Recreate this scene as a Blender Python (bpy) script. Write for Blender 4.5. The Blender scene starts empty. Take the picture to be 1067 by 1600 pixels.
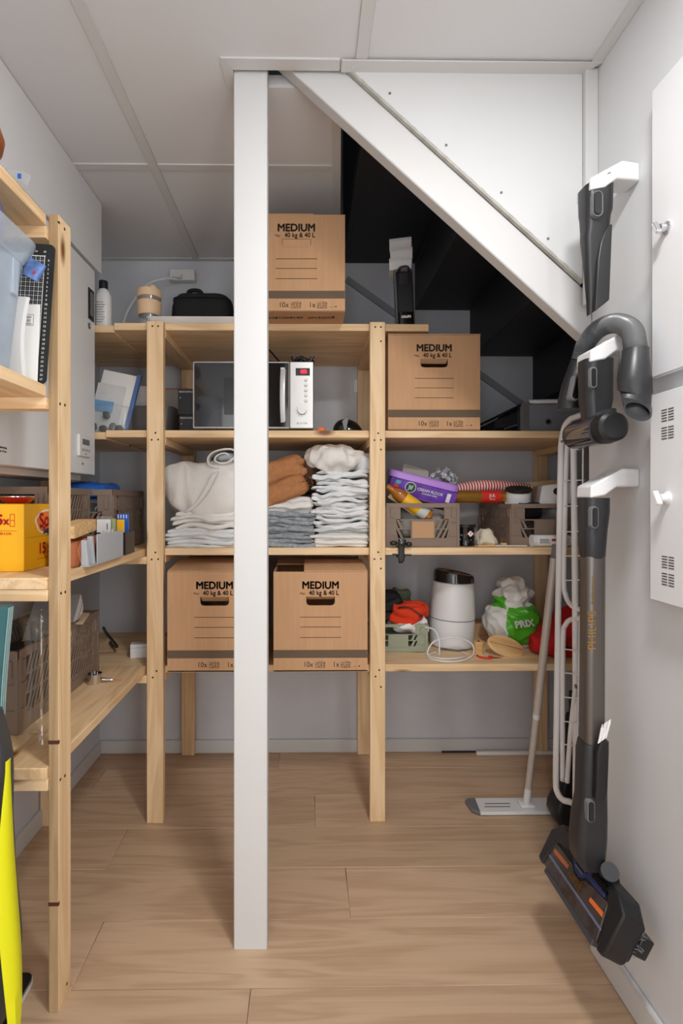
import bpy, bmesh, math, random
from mathutils import Vector, Matrix, noise as mn
R = random.Random(7)
scene = bpy.context.scene
COL = scene.collection
PI = math.pi
# ------------------------------------------------------------------ camera model
CH, FP, TH, CX, CY = 1.2, 800.0, 0.012, 489.6, 783.0
def P(px, py, D):
    """world point seen at photo pixel (px,py) on the plane y = D"""
    x, z = (px - CX) / FP, (CY - py) / FP
    dx = x * math.cos(TH) + math.sin(TH); dy = math.cos(TH) - x * math.sin(TH)
    return Vector((dx / dy * D, D, CH + z / dy * D))
def X(px, D): return P(px, CY, D).x
def Z(py, D, px=480): return P(px, py, D).z
cd = bpy.data.cameras.new('camera'); cam = bpy.data.objects.new('camera', cd); COL.objects.link(cam)
cam.location = (0, 0, CH); cam.rotation_euler = (PI / 2, 0, -TH)
cd.sensor_width = 36; cd.sensor_fit = 'AUTO'; cd.lens = 36 * FP / 1600
cd.shift_x = (533.5 - CX) / 1600; cd.shift_y = (CY - 800) / 1600
cd.clip_start = 0.01
scene.camera = cam
# ------------------------------------------------------------------ materials
def lin(c):
    return tuple(((v / 255) / 12.92 if v / 255 <= .04045 else ((v / 255 + .055) / 1.055) ** 2.4) for v in c) + (1,)
class N:
    def __init__(s, name):
        s.m = bpy.data.materials.new(name); s.m.use_nodes = True
        s.t = s.m.node_tree; s.b = s.t.nodes['Principled BSDF']
    def n(s, typ, **kw):
        nd = s.t.nodes.new(typ)
        for k, v in kw.items():
            if k.startswith('i_'): nd.inputs[int(k[2:]) if k[2:].isdigit() else k[2:]].default_value = v
            else: setattr(nd, k, v)
        return nd
    def l(s, a, ao, b, bi): s.t.links.new(a.outputs[ao], b.inputs[bi])
    def coords(s, scale, kind='Object'):
        tc = s.n('ShaderNodeTexCoord'); mp = s.n('ShaderNodeMapping'); mp.inputs['Scale'].default_value = scale
        s.l(tc, kind, mp, 0); return mp
    def ramp(s, stops):
        r = s.n('ShaderNodeValToRGB'); e = r.color_ramp.elements
        while len(e) < len(stops): e.new(.5)
        for i, (p, c) in enumerate(stops): e[i].position = p; e[i].color = c
        return r
def mat(name, rgb, rough=.5, metal=0, bump=0, bscale=60, var=0, vscale=8, spec=.5, alpha=1, trans=0, ior=1.45, coat=0, stretch=(1, 1, 1), emit=0, sheen=0, sss=0):
    w = N(name); b = w.b; c = lin(rgb)
    b.inputs['Base Color'].default_value = c; b.inputs['Roughness'].default_value = rough
    b.inputs['Metallic'].default_value = metal; b.inputs['IOR'].default_value = ior
    b.inputs['Specular IOR Level'].default_value = spec; b.inputs['Alpha'].default_value = alpha
    b.inputs['Transmission Weight'].default_value = trans; b.inputs['Coat Weight'].default_value = coat
    b.inputs['Sheen Weight'].default_value = sheen
    if emit:
        b.inputs['Emission Color'].default_value = c; b.inputs['Emission Strength'].default_value = emit
    mp = w.coords(stretch)
    if var:
        nz = w.n('ShaderNodeTexNoise'); nz.inputs['Scale'].default_value = vscale; nz.inputs['Detail'].default_value = 4
        w.l(mp, 0, nz, 'Vector')
        r = w.ramp([(.3, tuple(v * (1 - var) for v in c[:3]) + (1,)), (.7, tuple(min(1, v * (1 + var)) for v in c[:3]) + (1,))])
        w.l(nz, 'Fac', r, 0); w.l(r, 0, b, 'Base Color')
    if bump:
        nz = w.n('ShaderNodeTexNoise'); nz.inputs['Scale'].default_value = bscale; nz.inputs['Detail'].default_value = 3
        w.l(mp, 0, nz, 'Vector')
        bp = w.n('ShaderNodeBump'); bp.inputs['Strength'].default_value = bump; bp.inputs['Distance'].default_value = .004
        w.l(nz, 'Fac', bp, 'Height'); w.l(bp, 0, b, 'Normal')
    return w.m
def wood(name, axis, light, mid, dark, knots=True, rough=.55, fine=1.0, knotcol=(120, 72, 38), island=False, contrast=1.0):
    w = N(name); b = w.b; b.inputs['Roughness'].default_value = rough
    tc = w.n('ShaderNodeTexCoord'); src = (tc, 'Object')
    if island:
        g = w.n('ShaderNodeNewGeometry'); mu = w.n('ShaderNodeVectorMath', operation='SCALE')
        mu.inputs[0].default_value = (7.3, 3.1, 5.7); w.l(g, 'Random Per Island', mu, 'Scale')
        ad = w.n('ShaderNodeVectorMath', operation='ADD'); w.l(tc, 'Object', ad, 0); w.l(mu, 0, ad, 1); src = (ad, 0)
    def mp(sl, sc):
        m = w.n('ShaderNodeMapping'); v = [sc, sc, sc]; v[axis] = sl; m.inputs['Scale'].default_value = v
        w.l(src[0], src[1], m, 0); return m
    m1 = mp(.9, 9); nz = w.n('ShaderNodeTexNoise'); nz.inputs['Scale'].default_value = 1.6; nz.inputs['Detail'].default_value = 3; nz.inputs['Distortion'].default_value = .6
    w.l(m1, 0, nz, 'Vector')
    m2 = mp(2.5 * fine, 150 * fine); nf = w.n('ShaderNodeTexNoise'); nf.inputs['Scale'].default_value = 1.0; nf.inputs['Detail'].default_value = 5
    w.l(m2, 0, nf, 'Vector')
    # growth rings: sine of the broad noise
    ml = w.n('ShaderNodeMath', operation='MULTIPLY'); ml.inputs[1].default_value = 26; w.l(nz, 'Fac', ml, 0)
    sn = w.n('ShaderNodeMath', operation='SINE'); w.l(ml, 0, sn, 0)
    mr = w.n('ShaderNodeMapRange'); mr.inputs[1].default_value = -1; mr.inputs[2].default_value = 1; w.l(sn, 0, mr, 0)
    mx = w.n('ShaderNodeMix'); mx.inputs[0].default_value = .55; w.l(mr, 0, mx, 2); w.l(nf, 'Fac', mx, 3)
    k = .5 / contrast
    r = w.ramp([(max(0, .5 - k), lin(dark)), (.5, lin(mid)), (min(1, .5 + k * .8), lin(light))]); w.l(mx, 0, r, 0)
    out = (r, 0)
    if island:
        hs = w.n('ShaderNodeHueSaturation'); m3 = w.n('ShaderNodeMapRange'); m3.inputs[3].default_value = .9; m3.inputs[4].default_value = 1.08
        w.l(g, 'Random Per Island', m3, 0); w.l(m3, 0, hs, 'Value'); w.l(r, 0, hs, 'Color'); out = (hs, 0)
    if knots:
        m4 = mp(2.6, 7); vo = w.n('ShaderNodeTexVoronoi'); vo.inputs['Scale'].default_value = 1.0; w.l(m4, 0, vo, 'Vector')
        kr = w.ramp([(.045, (1, 1, 1, 1)), (.12, (0, 0, 0, 1))]); w.l(vo, 'Distance', kr, 0)
        mk = w.n('ShaderNodeMix', data_type='RGBA'); w.l(kr, 0, mk, 0); w.l(out[0], out[1], mk, 6); mk.inputs[7].default_value = lin(knotcol)
        out = (mk, 2)
    w.l(out[0], out[1], b, 'Base Color')
    bp = w.n('ShaderNodeBump'); bp.inputs['Strength'].default_value = .12; bp.inputs['Distance'].default_value = .002
    w.l(nf, 'Fac', bp, 'Height'); w.l(bp, 0, b, 'Normal')
    return w.m
PL, PM, PD = (240, 211, 170), (230, 197, 152), (208, 170, 124)
pineX = wood('pine_x', 0, PL, PM, PD); pineY = wood('pine_y', 1, PL, PM, PD); pineZ = wood('pine_z', 2, PL, PM, PD)
sawnShadeZ = wood('sawn_shaded_pine_z', 2, (190, 162, 124), (174, 146, 108), (150, 122, 86), knots=False)  # sawn pine, darkened further with the shade of the post's front face
oak = wood('oak_floor', 0, (208, 179, 149), (196, 166, 136), (176, 144, 114), knots=False, rough=.5, island=True, contrast=.62)
woodtoy = wood('beech', 0, (232, 192, 140), (222, 178, 122), (196, 150, 98), knots=False)
wallw = mat('wall_paint', (213, 214, 215), .75, bump=.06, bscale=180)
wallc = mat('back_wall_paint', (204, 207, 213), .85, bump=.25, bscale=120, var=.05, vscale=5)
ceilm = mat('ceiling_paint', (216, 217, 219), .8, bump=.05, bscale=250)
trimm = mat('trim_white', (207, 207, 206), .5)
white = mat('white_lacquer', (234, 233, 230), .4)
cabw = mat('cabinet_white', (228, 229, 230), .4)
gyps = mat('plaster_board', (210, 211, 211), .8, var=.02, vscale=3)
gypedge = mat('plaster_core', (176, 174, 166), .95, bump=.8, bscale=90, var=.15, vscale=30)
blackst = mat('black_stair', (38, 39, 45), .55, bump=.1, bscale=200)
screwm = mat('dark_screw', (70, 56, 40), .5, .6)
card = mat('cardboard', (198, 155, 116), .85, bump=.1, bscale=300, var=.04, vscale=20, stretch=(4, 1, .3))
cardin = mat('cardboard_inside', (150, 112, 80), .9)
ink = mat('dark_ink', (58, 46, 36), .8)
band = mat('brown_ink_band', (104, 88, 72), .85)
blk = mat('black_plastic', (30, 30, 32), .42)
blkg = mat('black_gloss', (16, 16, 18), .12, coat=.5)
dgrey = mat('dark_grey_plastic', (44, 44, 46), .36)
mgrey = mat('grey_plastic', (110, 112, 114), .4)
steel = mat('brushed_steel', (190, 188, 184), .32, .9, bump=.03, bscale=300, stretch=(1, 1, 20))
chrome = mat('chrome', (215, 215, 218), .12, 1)
alu = mat('anodised_tube', (112, 106, 102), .34, .75)
mopalu = mat('mop_tube', (200, 190, 180), .4, .15)
rackw = mat('rack_white', (246, 246, 246), .35)
wplast = mat('white_plastic', (226, 227, 227), .35)
linen = mat('white_linen', (226, 223, 218), .95, bump=.9, bscale=30, var=.03, vscale=15, sheen=.2)
linen2 = mat('cool_white_linen', (218, 220, 221), .95, bump=.9, bscale=34, var=.05, vscale=22, sheen=.2)
bluegrey = mat('grey_blue_lining', (160, 168, 172), .95, bump=.4, bscale=60)
greythrow = mat('grey_woven_throw', (150, 156, 160), .95, bump=1, bscale=160, var=.22, vscale=70)
brownm = mat('brown_muslin', (172, 118, 76), .95, bump=.9, bscale=110, var=.12, vscale=60)
brownd = mat('dark_brown_wool', (74, 48, 34), .95, bump=1, bscale=120)
crateb = mat('taupe_crate', (136, 117, 103), .6)
crateg = mat('green_crate', (156, 162, 140), .6)
glass = mat('clear_glass', (250, 252, 252), .02, trans=1, ior=1.45)
clearp = mat('clear_plastic', (240, 244, 246), .08, alpha=.22, spec=.6)
frost = mat('frosted_plastic', (196, 210, 224), .3, alpha=.42, spec=.5, var=.08, vscale=14)
smoked = mat('smoked_plastic', (120, 116, 112), .3, alpha=.7)
paper = mat('paper_white', (236, 236, 234), .8)
yellowc = mat('yellow_carton', (244, 182, 20), .5)
redp = mat('red_print', (206, 44, 34), .5)
redc = mat('red_cloth', (196, 28, 30), .9, bump=.6, bscale=40, var=.1, vscale=12)
orangec = mat('orange_cloth', (220, 62, 28), .95, bump=.6, bscale=60)
leather = mat('tan_leather', (168, 100, 64), .5, bump=.2, bscale=200, var=.06, vscale=20)
purple = mat('purple_tub', (126, 82, 186), .35)
lilac = mat('lilac_lid', (186, 140, 226), .35)
yelp = mat('neon_yellow', (226, 226, 20), .5)
teal = mat('teal_print', (52, 100, 104), .6, var=.25, vscale=10)
fabblk = mat('black_fabric', (34, 35, 37), .8, bump=.3, bscale=160)
tarp = mat('grey_tarpaulin', (66, 68, 70), .45, bump=.25, bscale=18)
ledm = mat('led_red', (255, 40, 70), .5, emit=2.5)
blue = mat('blue_plastic', (28, 92, 190), .4)
gold = mat('gold_foil', (196, 150, 70), .3, .8)
amber = mat('amber_oil', (176, 108, 30), .12, alpha=.85)
yellab = mat('yellow_label', (236, 180, 26), .5)
navy = mat('navy_plastic', (36, 48, 92), .35)
green = mat('green_bag_print', (78, 166, 40), .25, bump=.3, bscale=30)
bagw = mat('white_bag_film', (224, 222, 216), .3, alpha=.85, bump=.4, bscale=40)
dried = mat('dried_flower', (206, 212, 216), .9)
greymetal = mat('grey_sheet_metal', (122, 124, 130), .45, 0)
greycoat = mat('light_grey_coating', (178, 184, 190), .5)
beige = mat('beige_rubber', (220, 188, 152), .5)
greencut = mat('mat_black', (36, 38, 40), .7)
purpf = mat('purple_fleece', (104, 100, 134), .95, bump=1, bscale=120)
orange = mat('orange_plastic', (240, 110, 20), .4)
def thin(name, rgb, tint=.08, rough=.03, haze=0.0):
    """thin clear sheet: lets light straight through, reflects by angle"""
    w = N(name); t = w.t; out = t.nodes['Material Output']
    tr = w.n('ShaderNodeBsdfTransparent'); tr.inputs[0].default_value = tuple(1 - (1 - c) * tint for c in lin(rgb)[:3]) + (1,)
    gl = w.n('ShaderNodeBsdfGlossy'); gl.inputs['Roughness'].default_value = rough; gl.inputs[0].default_value = (1, 1, 1, 1)
    lw = w.n('ShaderNodeLayerWeight'); lw.inputs['Blend'].default_value = .2
    mx = w.n('ShaderNodeMixShader'); pw = w.n('ShaderNodeMath', operation='POWER'); pw.inputs[1].default_value = 3.0; w.l(lw, 'Facing', pw, 0); ms = w.n('ShaderNodeMath', operation='MULTIPLY_ADD'); ms.inputs[1].default_value = .55; ms.inputs[2].default_value = .05; w.l(pw, 0, ms, 0); w.l(ms, 0, mx, 0); w.l(tr, 0, mx, 1); w.l(gl, 0, mx, 2)
    if haze:
        df = w.n('ShaderNodeBsdfDiffuse'); df.inputs[0].default_value = lin(rgb); m2 = w.n('ShaderNodeMixShader'); m2.inputs[0].default_value = haze
        w.l(mx, 0, m2, 1); w.l(df, 0, m2, 2); mx = m2
    w.l(mx, 0, out, 'Surface'); return w.m
glass = thin('thin_clear_glass', (225, 235, 232), .08)
clearp = thin('thin_clear_plastic', (236, 240, 242), .3, .12, .1)
# ------------------------------------------------------------------ mesh builder
class MB:
    def __init__(s): s.v = []; s.f = []; s.mi = []; s.M = Matrix(); s.cur = 0
    def add(s, vs, fs):
        o = len(s.v); s.v += [s.M @ Vector(p) for p in vs]
        for f in fs: s.f.append([i + o for i in f]); s.mi.append(s.cur)
        return s
    def box(s, x0, x1, y0, y1, z0, z1):
        vs = [(x, y, z) for z in (z0, z1) for y in (y0, y1) for x in (x0, x1)]
        return s.add(vs, [(0, 2, 3, 1), (4, 5, 7, 6), (0, 1, 5, 4), (2, 6, 7, 3), (0, 4, 6, 2), (1, 3, 7, 5)])
    def loft(s, secs, cap=True, closed=True, loop=False):
        n = len(secs[0]); vs = [p for q in secs for p in q]; fs = []
        m = len(secs)
        for i in range(m if loop else m - 1):
            a, b = i * n, ((i + 1) % m) * n
            for j in range(n if closed else n - 1):
                k = (j + 1) % n; fs.append((a + j, a + k, b + k, b + j))
        if cap and not loop:
            fs.append(tuple(range(n))[::-1]); fs.append(tuple(range((m - 1) * n, m * n)))
        return s.add(vs, fs)
    def lathe(s, prof, n=28, c=(0, 0, 0), cap=True):
        return s.loft([[(c[0] + r * math.cos(2 * PI * j / n), c[1] + r * math.sin(2 * PI * j / n), c[2] + z) for j in range(n)] for r, z in prof], cap)
    def cyl(s, a, b, r, n=16, r2=None):
        return s.tube([a, b], [r, r if r2 is None else r2], n)
    def tube(s, path, r, n=10, loop=False, flat=1.0):
        p = [Vector(q) for q in path]; m = len(p); secs = []; prev = None
        for i in range(m):
            if loop: t = p[(i + 1) % m] - p[i - 1]
            else: t = p[min(i + 1, m - 1)] - p[max(i - 1, 0)]
            if t.length < 1e-9: t = Vector((0, 0, 1))
            t.normalize()
            if prev is None:
                u = Vector((0, 0, 1)) if abs(t.z) < .9 else Vector((1, 0, 0))
                u = (u - t * u.dot(t)).normalized()
            else: u = (prev - t * prev.dot(t)).normalized()
            prev = u; w = t.cross(u); rr = r[i] if isinstance(r, (list, tuple)) else r
            secs.append([p[i] + (u * math.cos(2 * PI * j / n) + w * math.sin(2 * PI * j / n) * flat) * rr for j in range(n)])
        return s.loft(secs, True, True, loop)
    def prism(s, poly, axis, a0, a1):
        def q(u, v, a): return {0: (a, u, v), 1: (u, a, v), 2: (u, v, a)}[axis]
        return s.loft([[q(u, v, a0) for u, v in poly], [q(u, v, a1) for u, v in poly]])
    def quad(s, a, b, c, d): return s.add([a, b, c, d], [(0, 1, 2, 3)])
    def lump(s, c, r, e=.6, amp=.01, sc=12, seed=0, ridge=0, rs=25, n=40, m=26, floor=None, aniso=(1, 1, 1)):
        def sp(v): return math.copysign(abs(v) ** e, v)
        vs = []; off = Vector((seed * 3.7, seed * 1.3, seed * 2.1))
        for i in range(m + 1):
            ph = -PI / 2 + PI * i / m
            for j in range(n):
                t = 2 * PI * j / n
                d = Vector((sp(math.cos(ph)) * sp(math.cos(t)), sp(math.cos(ph)) * sp(math.sin(t)), sp(math.sin(ph))))
                p = Vector((d.x * r[0], d.y * r[1], d.z * r[2]))
                q = Vector((p.x * aniso[0], p.y * aniso[1], p.z * aniso[2]))
                k = amp * mn.noise(q * sc + off) + amp * .5 * mn.noise(q * sc * 2.3 + off)
                if ridge: k += ridge * (1 - 2.2 * abs(mn.noise(q * rs + off * 2)))
                nd = Vector((d.x / r[0], d.y / r[1], d.z / r[2])).normalized() if d.length else d
                p += nd * k
                if floor is not None and p.z < floor: p.z = floor + .001 * mn.noise(q * 9)
                vs.append(p + Vector(c))
        fs = []
        for i in range(m):
            for j in range(n): fs.append((i * n + j, i * n + (j + 1) % n, (i + 1) * n + (j + 1) % n, (i + 1) * n + j))
        return s.add(vs, fs)
    def slab(s, x0, x1, y0, y1, z0, z1, seed=0, amp=.006, nx=46, sag=0, tilt=0):
        """one soft layer of folded cloth: rounded fold towards the front (y0)"""
        h = (z1 - z0) / 2; zc = (z0 + z1) / 2; off = Vector((seed * 5.1, seed * 2.2, seed * 7.7)); secs = []
        for i in range(nx + 1):
            t = i / nx; x = x0 + (x1 - x0) * t; ends = min(1, min(t, 1 - t) * 9 + .25); ends = math.sqrt(ends) if ends < 1 else 1
            q = []
            def put(y, z):
                nz = Vector((x * 14, y * 7, z * 40)) + off
                k = mn.noise(nz); k2 = mn.noise(nz * 2.6)
                big = 1.5 * mn.noise(Vector((x * 8, (seed // 10) * 3.3, .2))) + .8 * mn.noise(Vector((x * 11, seed * 3.3, 0))) + .5 * mn.noise(Vector((x * 26, seed * 1.9, 3)))
                q.append((x + .3 * amp * k2, y + amp * 1.4 * k + amp * big, zc + (z - zc) * ends + amp * (.8 * k + .4 * k2) * .7 + amp * big + sag * (4 * t * (1 - t) - 1) + tilt * (t - .5)))
            yf = y0 + amp * 1.5 * mn.noise(Vector((x * 9, seed * 1.7, 5)))
            for a in range(9):
                an = PI / 2 + PI * a / 8; put(yf + h + h * math.cos(an), zc + h * math.sin(an))
            for a in range(1, 4): put(yf + h + (y1 - yf - h) * a / 3, z0)
            for a in range(3, 0, -1): put(yf + h + (y1 - yf - h) * a / 3, z1)
            secs.append(q)
        return s.loft(secs)
    def build(s, name, mats, parent=None, world=False, smooth=False, bevel=0, seg=2, subsurf=0, auto=None, solid=0):
        me = bpy.data.meshes.new(name); vs = s.v
        loc = Vector((0, 0, 0))
        if parent is not None and world:
            inv = parent.matrix_basis.inverted()
            if parent.parent: inv = inv @ parent.parent.matrix_basis.inverted()
            vs = [inv @ v for v in vs]
        elif parent is None:
            loc = Vector(((min(v.x for v in vs) + max(v.x for v in vs)) / 2, (min(v.y for v in vs) + max(v.y for v in vs)) / 2, min(v.z for v in vs)))
            vs = [v - loc for v in vs]
        me.from_pydata([tuple(v) for v in vs], [], s.f)
        for m in (mats if isinstance(mats, (list, tuple)) else [mats]): me.materials.append(m)
        for p, i in zip(me.polygons, s.mi): p.material_index = i
        bm = bmesh.new(); bm.from_mesh(me); bmesh.ops.remove_doubles(bm, verts=bm.verts, dist=1e-6)
        bmesh.ops.recalc_face_normals(bm, faces=bm.faces); bm.to_mesh(me); bm.free()
        o = bpy.data.objects.new(name, me); COL.objects.link(o); o.location = loc
        if parent is not None: o.parent = parent
        if smooth:
            for p in me.polygons: p.use_smooth = True
            if smooth != 'all':
                me.set_sharp_from_angle(angle=math.radians(smooth if smooth is not True else 40))
        if solid:
            md = o.modifiers.new('thickness', 'SOLIDIFY'); md.thickness = solid; md.offset = 0
        if bevel:
            md = o.modifiers.new('bevel', 'BEVEL'); md.width = bevel; md.segments = seg; md.limit_method = 'ANGLE'; md.angle_limit = math.radians(35)
            md.harden_normals = False
            for p in me.polygons: p.use_smooth = True
            me.set_sharp_from_angle(angle=math.radians(35))
        if subsurf:
            md = o.modifiers.new('sub', 'SUBSURF'); md.levels = subsurf; md.render_levels = subsurf
        return o
def rr(w, d, r, z=0, n=5, cx=0, cy=0):
    """rounded rectangle section in the xy plane"""
    q = []; r = min(r, w / 2 - 1e-4, d / 2 - 1e-4)
    for sx, sy, a0 in ((1, 1, 0), (-1, 1, PI / 2), (-1, -1, PI), (1, -1, 1.5 * PI)):
        for k in range(n + 1):
            a = a0 + PI / 2 * k / n; q.append((cx + sx * (w / 2 - r) + r * math.cos(a), cy + sy * (d / 2 - r) + r * math.sin(a), z))
    return q
def pill(w, h, y0, y1, cx=0, cz=0, cy=0, r=None):
    """two sections of a rounded slab lying in the xz plane"""
    q = rr(w, h, r or w / 2 - .0005, 0, 7)
    return [[(cx + a * k, cy + y, cz + b * (1 - (1 - k) * w / h)) for a, b, _ in q] for y, k in ((y0, .86), (y0 + (y1 - y0) * .35, 1), (y1, 1))]
def bez(pts, n=40):
    """smooth curve through points (Catmull-Rom)"""
    p = [Vector(q) for q in pts]; p = [p[0] * 2 - p[1]] + p + [p[-1] * 2 - p[-2]]; out = []
    segs = len(p) - 3
    for i in range(segs):
        k = max(2, n // segs)
        for j in range(k):
            t = j / k; a, b, c, d = p[i:i + 4]
            out.append(.5 * ((2 * b) + (c - a) * t + (2 * a - 5 * b + 4 * c - d) * t * t + (3 * b - a - 3 * c + d) * t ** 3))
    out.append(p[-2]); return out
def tag(o, label, cat, group=None):
    o['label'] = label; o['category'] = cat
    if group: o['group'] = group
    return o
def thing(name, label, cat, loc=(0, 0, 0), rot=(0, 0, 0), group=None):
    o = bpy.data.objects.new(name, None); COL.objects.link(o); o.empty_display_size = .05
    o.location = loc; o.rotation_euler = rot
    return tag(o, label, cat, group)
def struct(o): o['kind'] = 'structure'; return o
def bx(name, m, x0, x1, y0, y1, z0, z1, parent=None, world=False, bevel=0):
    return MB().box(x0, x1, y0, y1, z0, z1).build(name, m, parent, world, bevel=bevel)
def dup(o, parent):
    c = o.copy(); COL.objects.link(c); c.parent = parent; return c
def dup_tree(root, loc, rot, label, group=None):
    r = root.copy(); COL.objects.link(r); r.location = loc; r.rotation_euler = rot; r['label'] = label
    if group: r['group'] = group
    for ch in [c for c in bpy.data.objects if c.parent == root]:
        c = dup(ch, r)
        for g in [k for k in bpy.data.objects if k.parent == ch]: dup(g, c)
    return r
def text(s, size, o, right, up, m, parent, name='lettering', bold=0, align='CENTER', ext=.0004, sx=1.0, world=False, space=1.0, shear=0):
    cu = bpy.data.curves.new('t', 'FONT'); cu.body = s; cu.size = size; cu.align_x = align; cu.align_y = 'CENTER'
    cu.extrude = ext; cu.resolution_u = 3; cu.space_character = space; cu.shear = shear
    ob = bpy.data.objects.new('t', cu); COL.objects.link(ob)
    bpy.context.view_layer.update()
    me = ob.evaluated_get(bpy.context.evaluated_depsgraph_get()).to_mesh()
    rt, u = Vector(right).normalized(), Vector(up).normalized(); nn = rt.cross(u)
    mb = MB(); bb = bold * 1.6
    for da, db in (((0, 0),) if not bold else ((-bb, 0), (bb, 0), (0, bb), (0, -bb))):
        mb.add([Vector(o) + rt * (v.co.x * sx + da) + u * (v.co.y + db) + nn * v.co.z for v in me.vertices], [tuple(p.vertices) for p in me.polygons])
    bpy.data.objects.remove(ob); bpy.data.curves.remove(cu)
    return mb.build(name, m, parent, world)
# ================================================================== THE ROOM
XL, XR, YB, ZC = -.99, .77, 2.455, 2.35
YF = -1.9
ED = [(.095, 1.425), (.158, YB)]                       # ceiling edge beside the stair opening
mb = MB(); rows = [-1.9 + .207 * 0]
y = 1.263 - .207 * 16; i = 0; ends = {1.684: -.655, 1.477: .125, 1.056: -.139}
while y < YB + .05:
    xs = [-1.1]; k = next((v for q, v in ends.items() if abs(q - y) < .02), -1.0 + ((i * .77) % 1.7))
    if k - 1.9 > -1.1: xs.append(k - 1.9)
    xs += [k, 1.75] if k > -1.09 else [1.75]
    for a, b in zip(xs, xs[1:]): mb.box(a + .0004, b - .0004, max(y, YF) + .0004, min(y + .207, YB + .1) - .0004, -.02, 0)
    y += .207; i += 1
o = struct(mb.build('floor', oak, bevel=.0012, seg=1))
struct(bx('wall_back', wallc, XL - .1, 1.75, YB, YB + .1, 0, 3.3))
struct(bx('wall_left', wallc, XL - .1, XL, YF, YB, 0, ZC + .02))
struct(bx('wall_right', wallw, XR, XR + .1, YF, 1.39, 0, 3.3))
struct(bx('wall_recess', wallc, 1.65, 1.75, 1.39, YB, 0, 3.3))
struct(bx('wall_stairwell', wallc, XR + .1, 1.75, 1.29, 1.39, 0, 3.3))
struct(bx('wall_front', wallw, XL - .1, XR + .1, YF - .1, YF, 0, ZC + .02))
# ceiling with the slot for the column and the opening over the stairs
mb = MB(); sx = X(365, 1.363) - .002
mb.prism([(XL, YF), (XR, YF), (XR, 1.363), (sx, 1.363), (sx, 1.425), ED[0], ED[1], (XL, YB)], 2, ZC, ZC + .035)
struct(mb.build('ceiling', ceilm))
struct(bx('baseboard_back', trimm, XL, 1.65, YB - .014, YB, 0, .062, bevel=.003))
struct(bx('baseboard_right', trimm, XR - .016, XR, YF, 1.36, 0, .075, bevel=.005))
struct(bx('baseboard_left', trimm, XL, XL + .014, YF, YB - .014, 0, .062, bevel=.003))
# cover strips on the ceiling joints
def strip(nm, pts, z0=ZC - .004, z1=ZC + .001): 
    return struct(MB().prism(pts, 2, z0, z1).build(nm, trimm, bevel=.0012, seg=1))
xs = X(121, 1.175); xs = -.527
strip('trim_1', [(xs - .016, YF), (xs + .016, YF), (xs + .016, YB - .0305), (xs - .016, YB - .0305)])
strip('trim_2', [(.125, YF), (.157, YF), (.157, 1.327), (.125, 1.327)])
yc = 1.766
strip('trim_3', [(XL, yc - .016), (xs - .016, yc - .016), (xs - .016, yc + .016), (XL, yc + .016)])
strip('trim_4', [(xs + .016, yc - .016), (.085, yc - .016), (.087, yc + .016), (xs + .016, yc + .016)])
strip('trim_5', [(ED[0][0] - .03, 1.43), ED[0], ED[1], (ED[1][0] - .03, YB)], ZC - .006)
strip('trim_6', [(XL, YB - .03), (ED[1][0] - .03, YB - .03), (ED[1][0] - .03, YB), (XL, YB)])
strip('trim_7', [(XR - .03, YF), (XR, YF), (XR, 1.327), (XR - .03, 1.327)], ZC - .006)
# L-profile around the opening
x1 = X(344, 1.327)
mb = MB(); mb.prism([(x1, 1.327), (X(531, 1.327), 1.327), (X(531, 1.363), 1.363), (sx, 1.363)], 2, ZC - .005, ZC + .001)
mb.prism([(x1, 1.327), (sx, 1.363), (sx, 1.43), (sx - .012, 1.437), (x1, 1.422)], 2, ZC - .0045, ZC + .001)
struct(mb.build('trim_8', trimm, bevel=.001, seg=1))
x2 = X(534, 1.325)
mb = MB(); mb.prism([(x2, 1.325), (XR - .001, 1.325), (XR - .035, 1.362), (x2, 1.362)], 2, ZC - .009, ZC - .0045)
for q in (.12,): mb.tube([(x2 + .03, 1.343, ZC - .0095), (x2 + .03, 1.343, ZC - .012)], .003, 8)
struct(mb.build('trim_9', trimm, bevel=.001, seg=1))
struct(bx('trim_10', trimm, XR - .034, XR - .0005, 1.345, 1.36, 1.722, ZC - .004, bevel=.001))     # corner strip
# diagonal skirting on the back wall under the stairs
a, b = P(541, 437, YB), P(842, 652, YB); d = (b - a).normalized(); n = Vector((-d.z, 0, d.x)) * .015
mb = MB(); mb.loft([[a + n, a - n, b - n, b + n], [q - Vector((0, .012, 0)) for q in (a + n, a - n, b - n, b + n)]])
struct(mb.build('trim_11', mat('skirting_grey', (150, 152, 158), .7)))

# ------------------------------------------------------------------ column, stringer, plaster board, staircase
xa, xb = X(365, 1.373), X(417.5, 1.373)
o = MB().loft([rr(xb - xa, .05, .004, z) for z in (0, ZC + .03)]).build('steel_column', trimm, smooth=30)
o.location = ((xa + xb) / 2, 1.373 + .025, 0)
tag(o, 'white square steel column standing in the middle of the floor', 'column')
mb = MB(); A = P(453.7, 109.4, 1.373); B = P(917, 530, 1.373); sl = (B.z - A.z) / (B.x - A.x); U = P(536.6, 108, 1.373)
up = lambda x: U.z + sl * (x - U.x); lo = lambda x: A.z + sl * (x - A.x)
mb.prism([(A.x - (2.44 - A.z) / -sl * 1, 2.44), (U.x - (2.44 - U.z) / -sl, 2.44), (XR - .001, up(XR)), (XR - .001, lo(XR))], 1, 1.373, 1.417)
st = thing('stair_stringer', 'white diagonal beam carrying the stairs, sloping down from column head to right', 'beam', (A.x, 1.39, A.z))
mb.build('beam', trimm, st, True, bevel=.005, seg=3)
pb = thing('plaster_board', 'triangular white plaster board with rough cut edge above the diagonal beam', 'panel', (.5, 1.366, 2.0))
e = .012
mb = MB(); px0 = U.x - .002; y0, y1 = 1.3605, 1.3725
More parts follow.
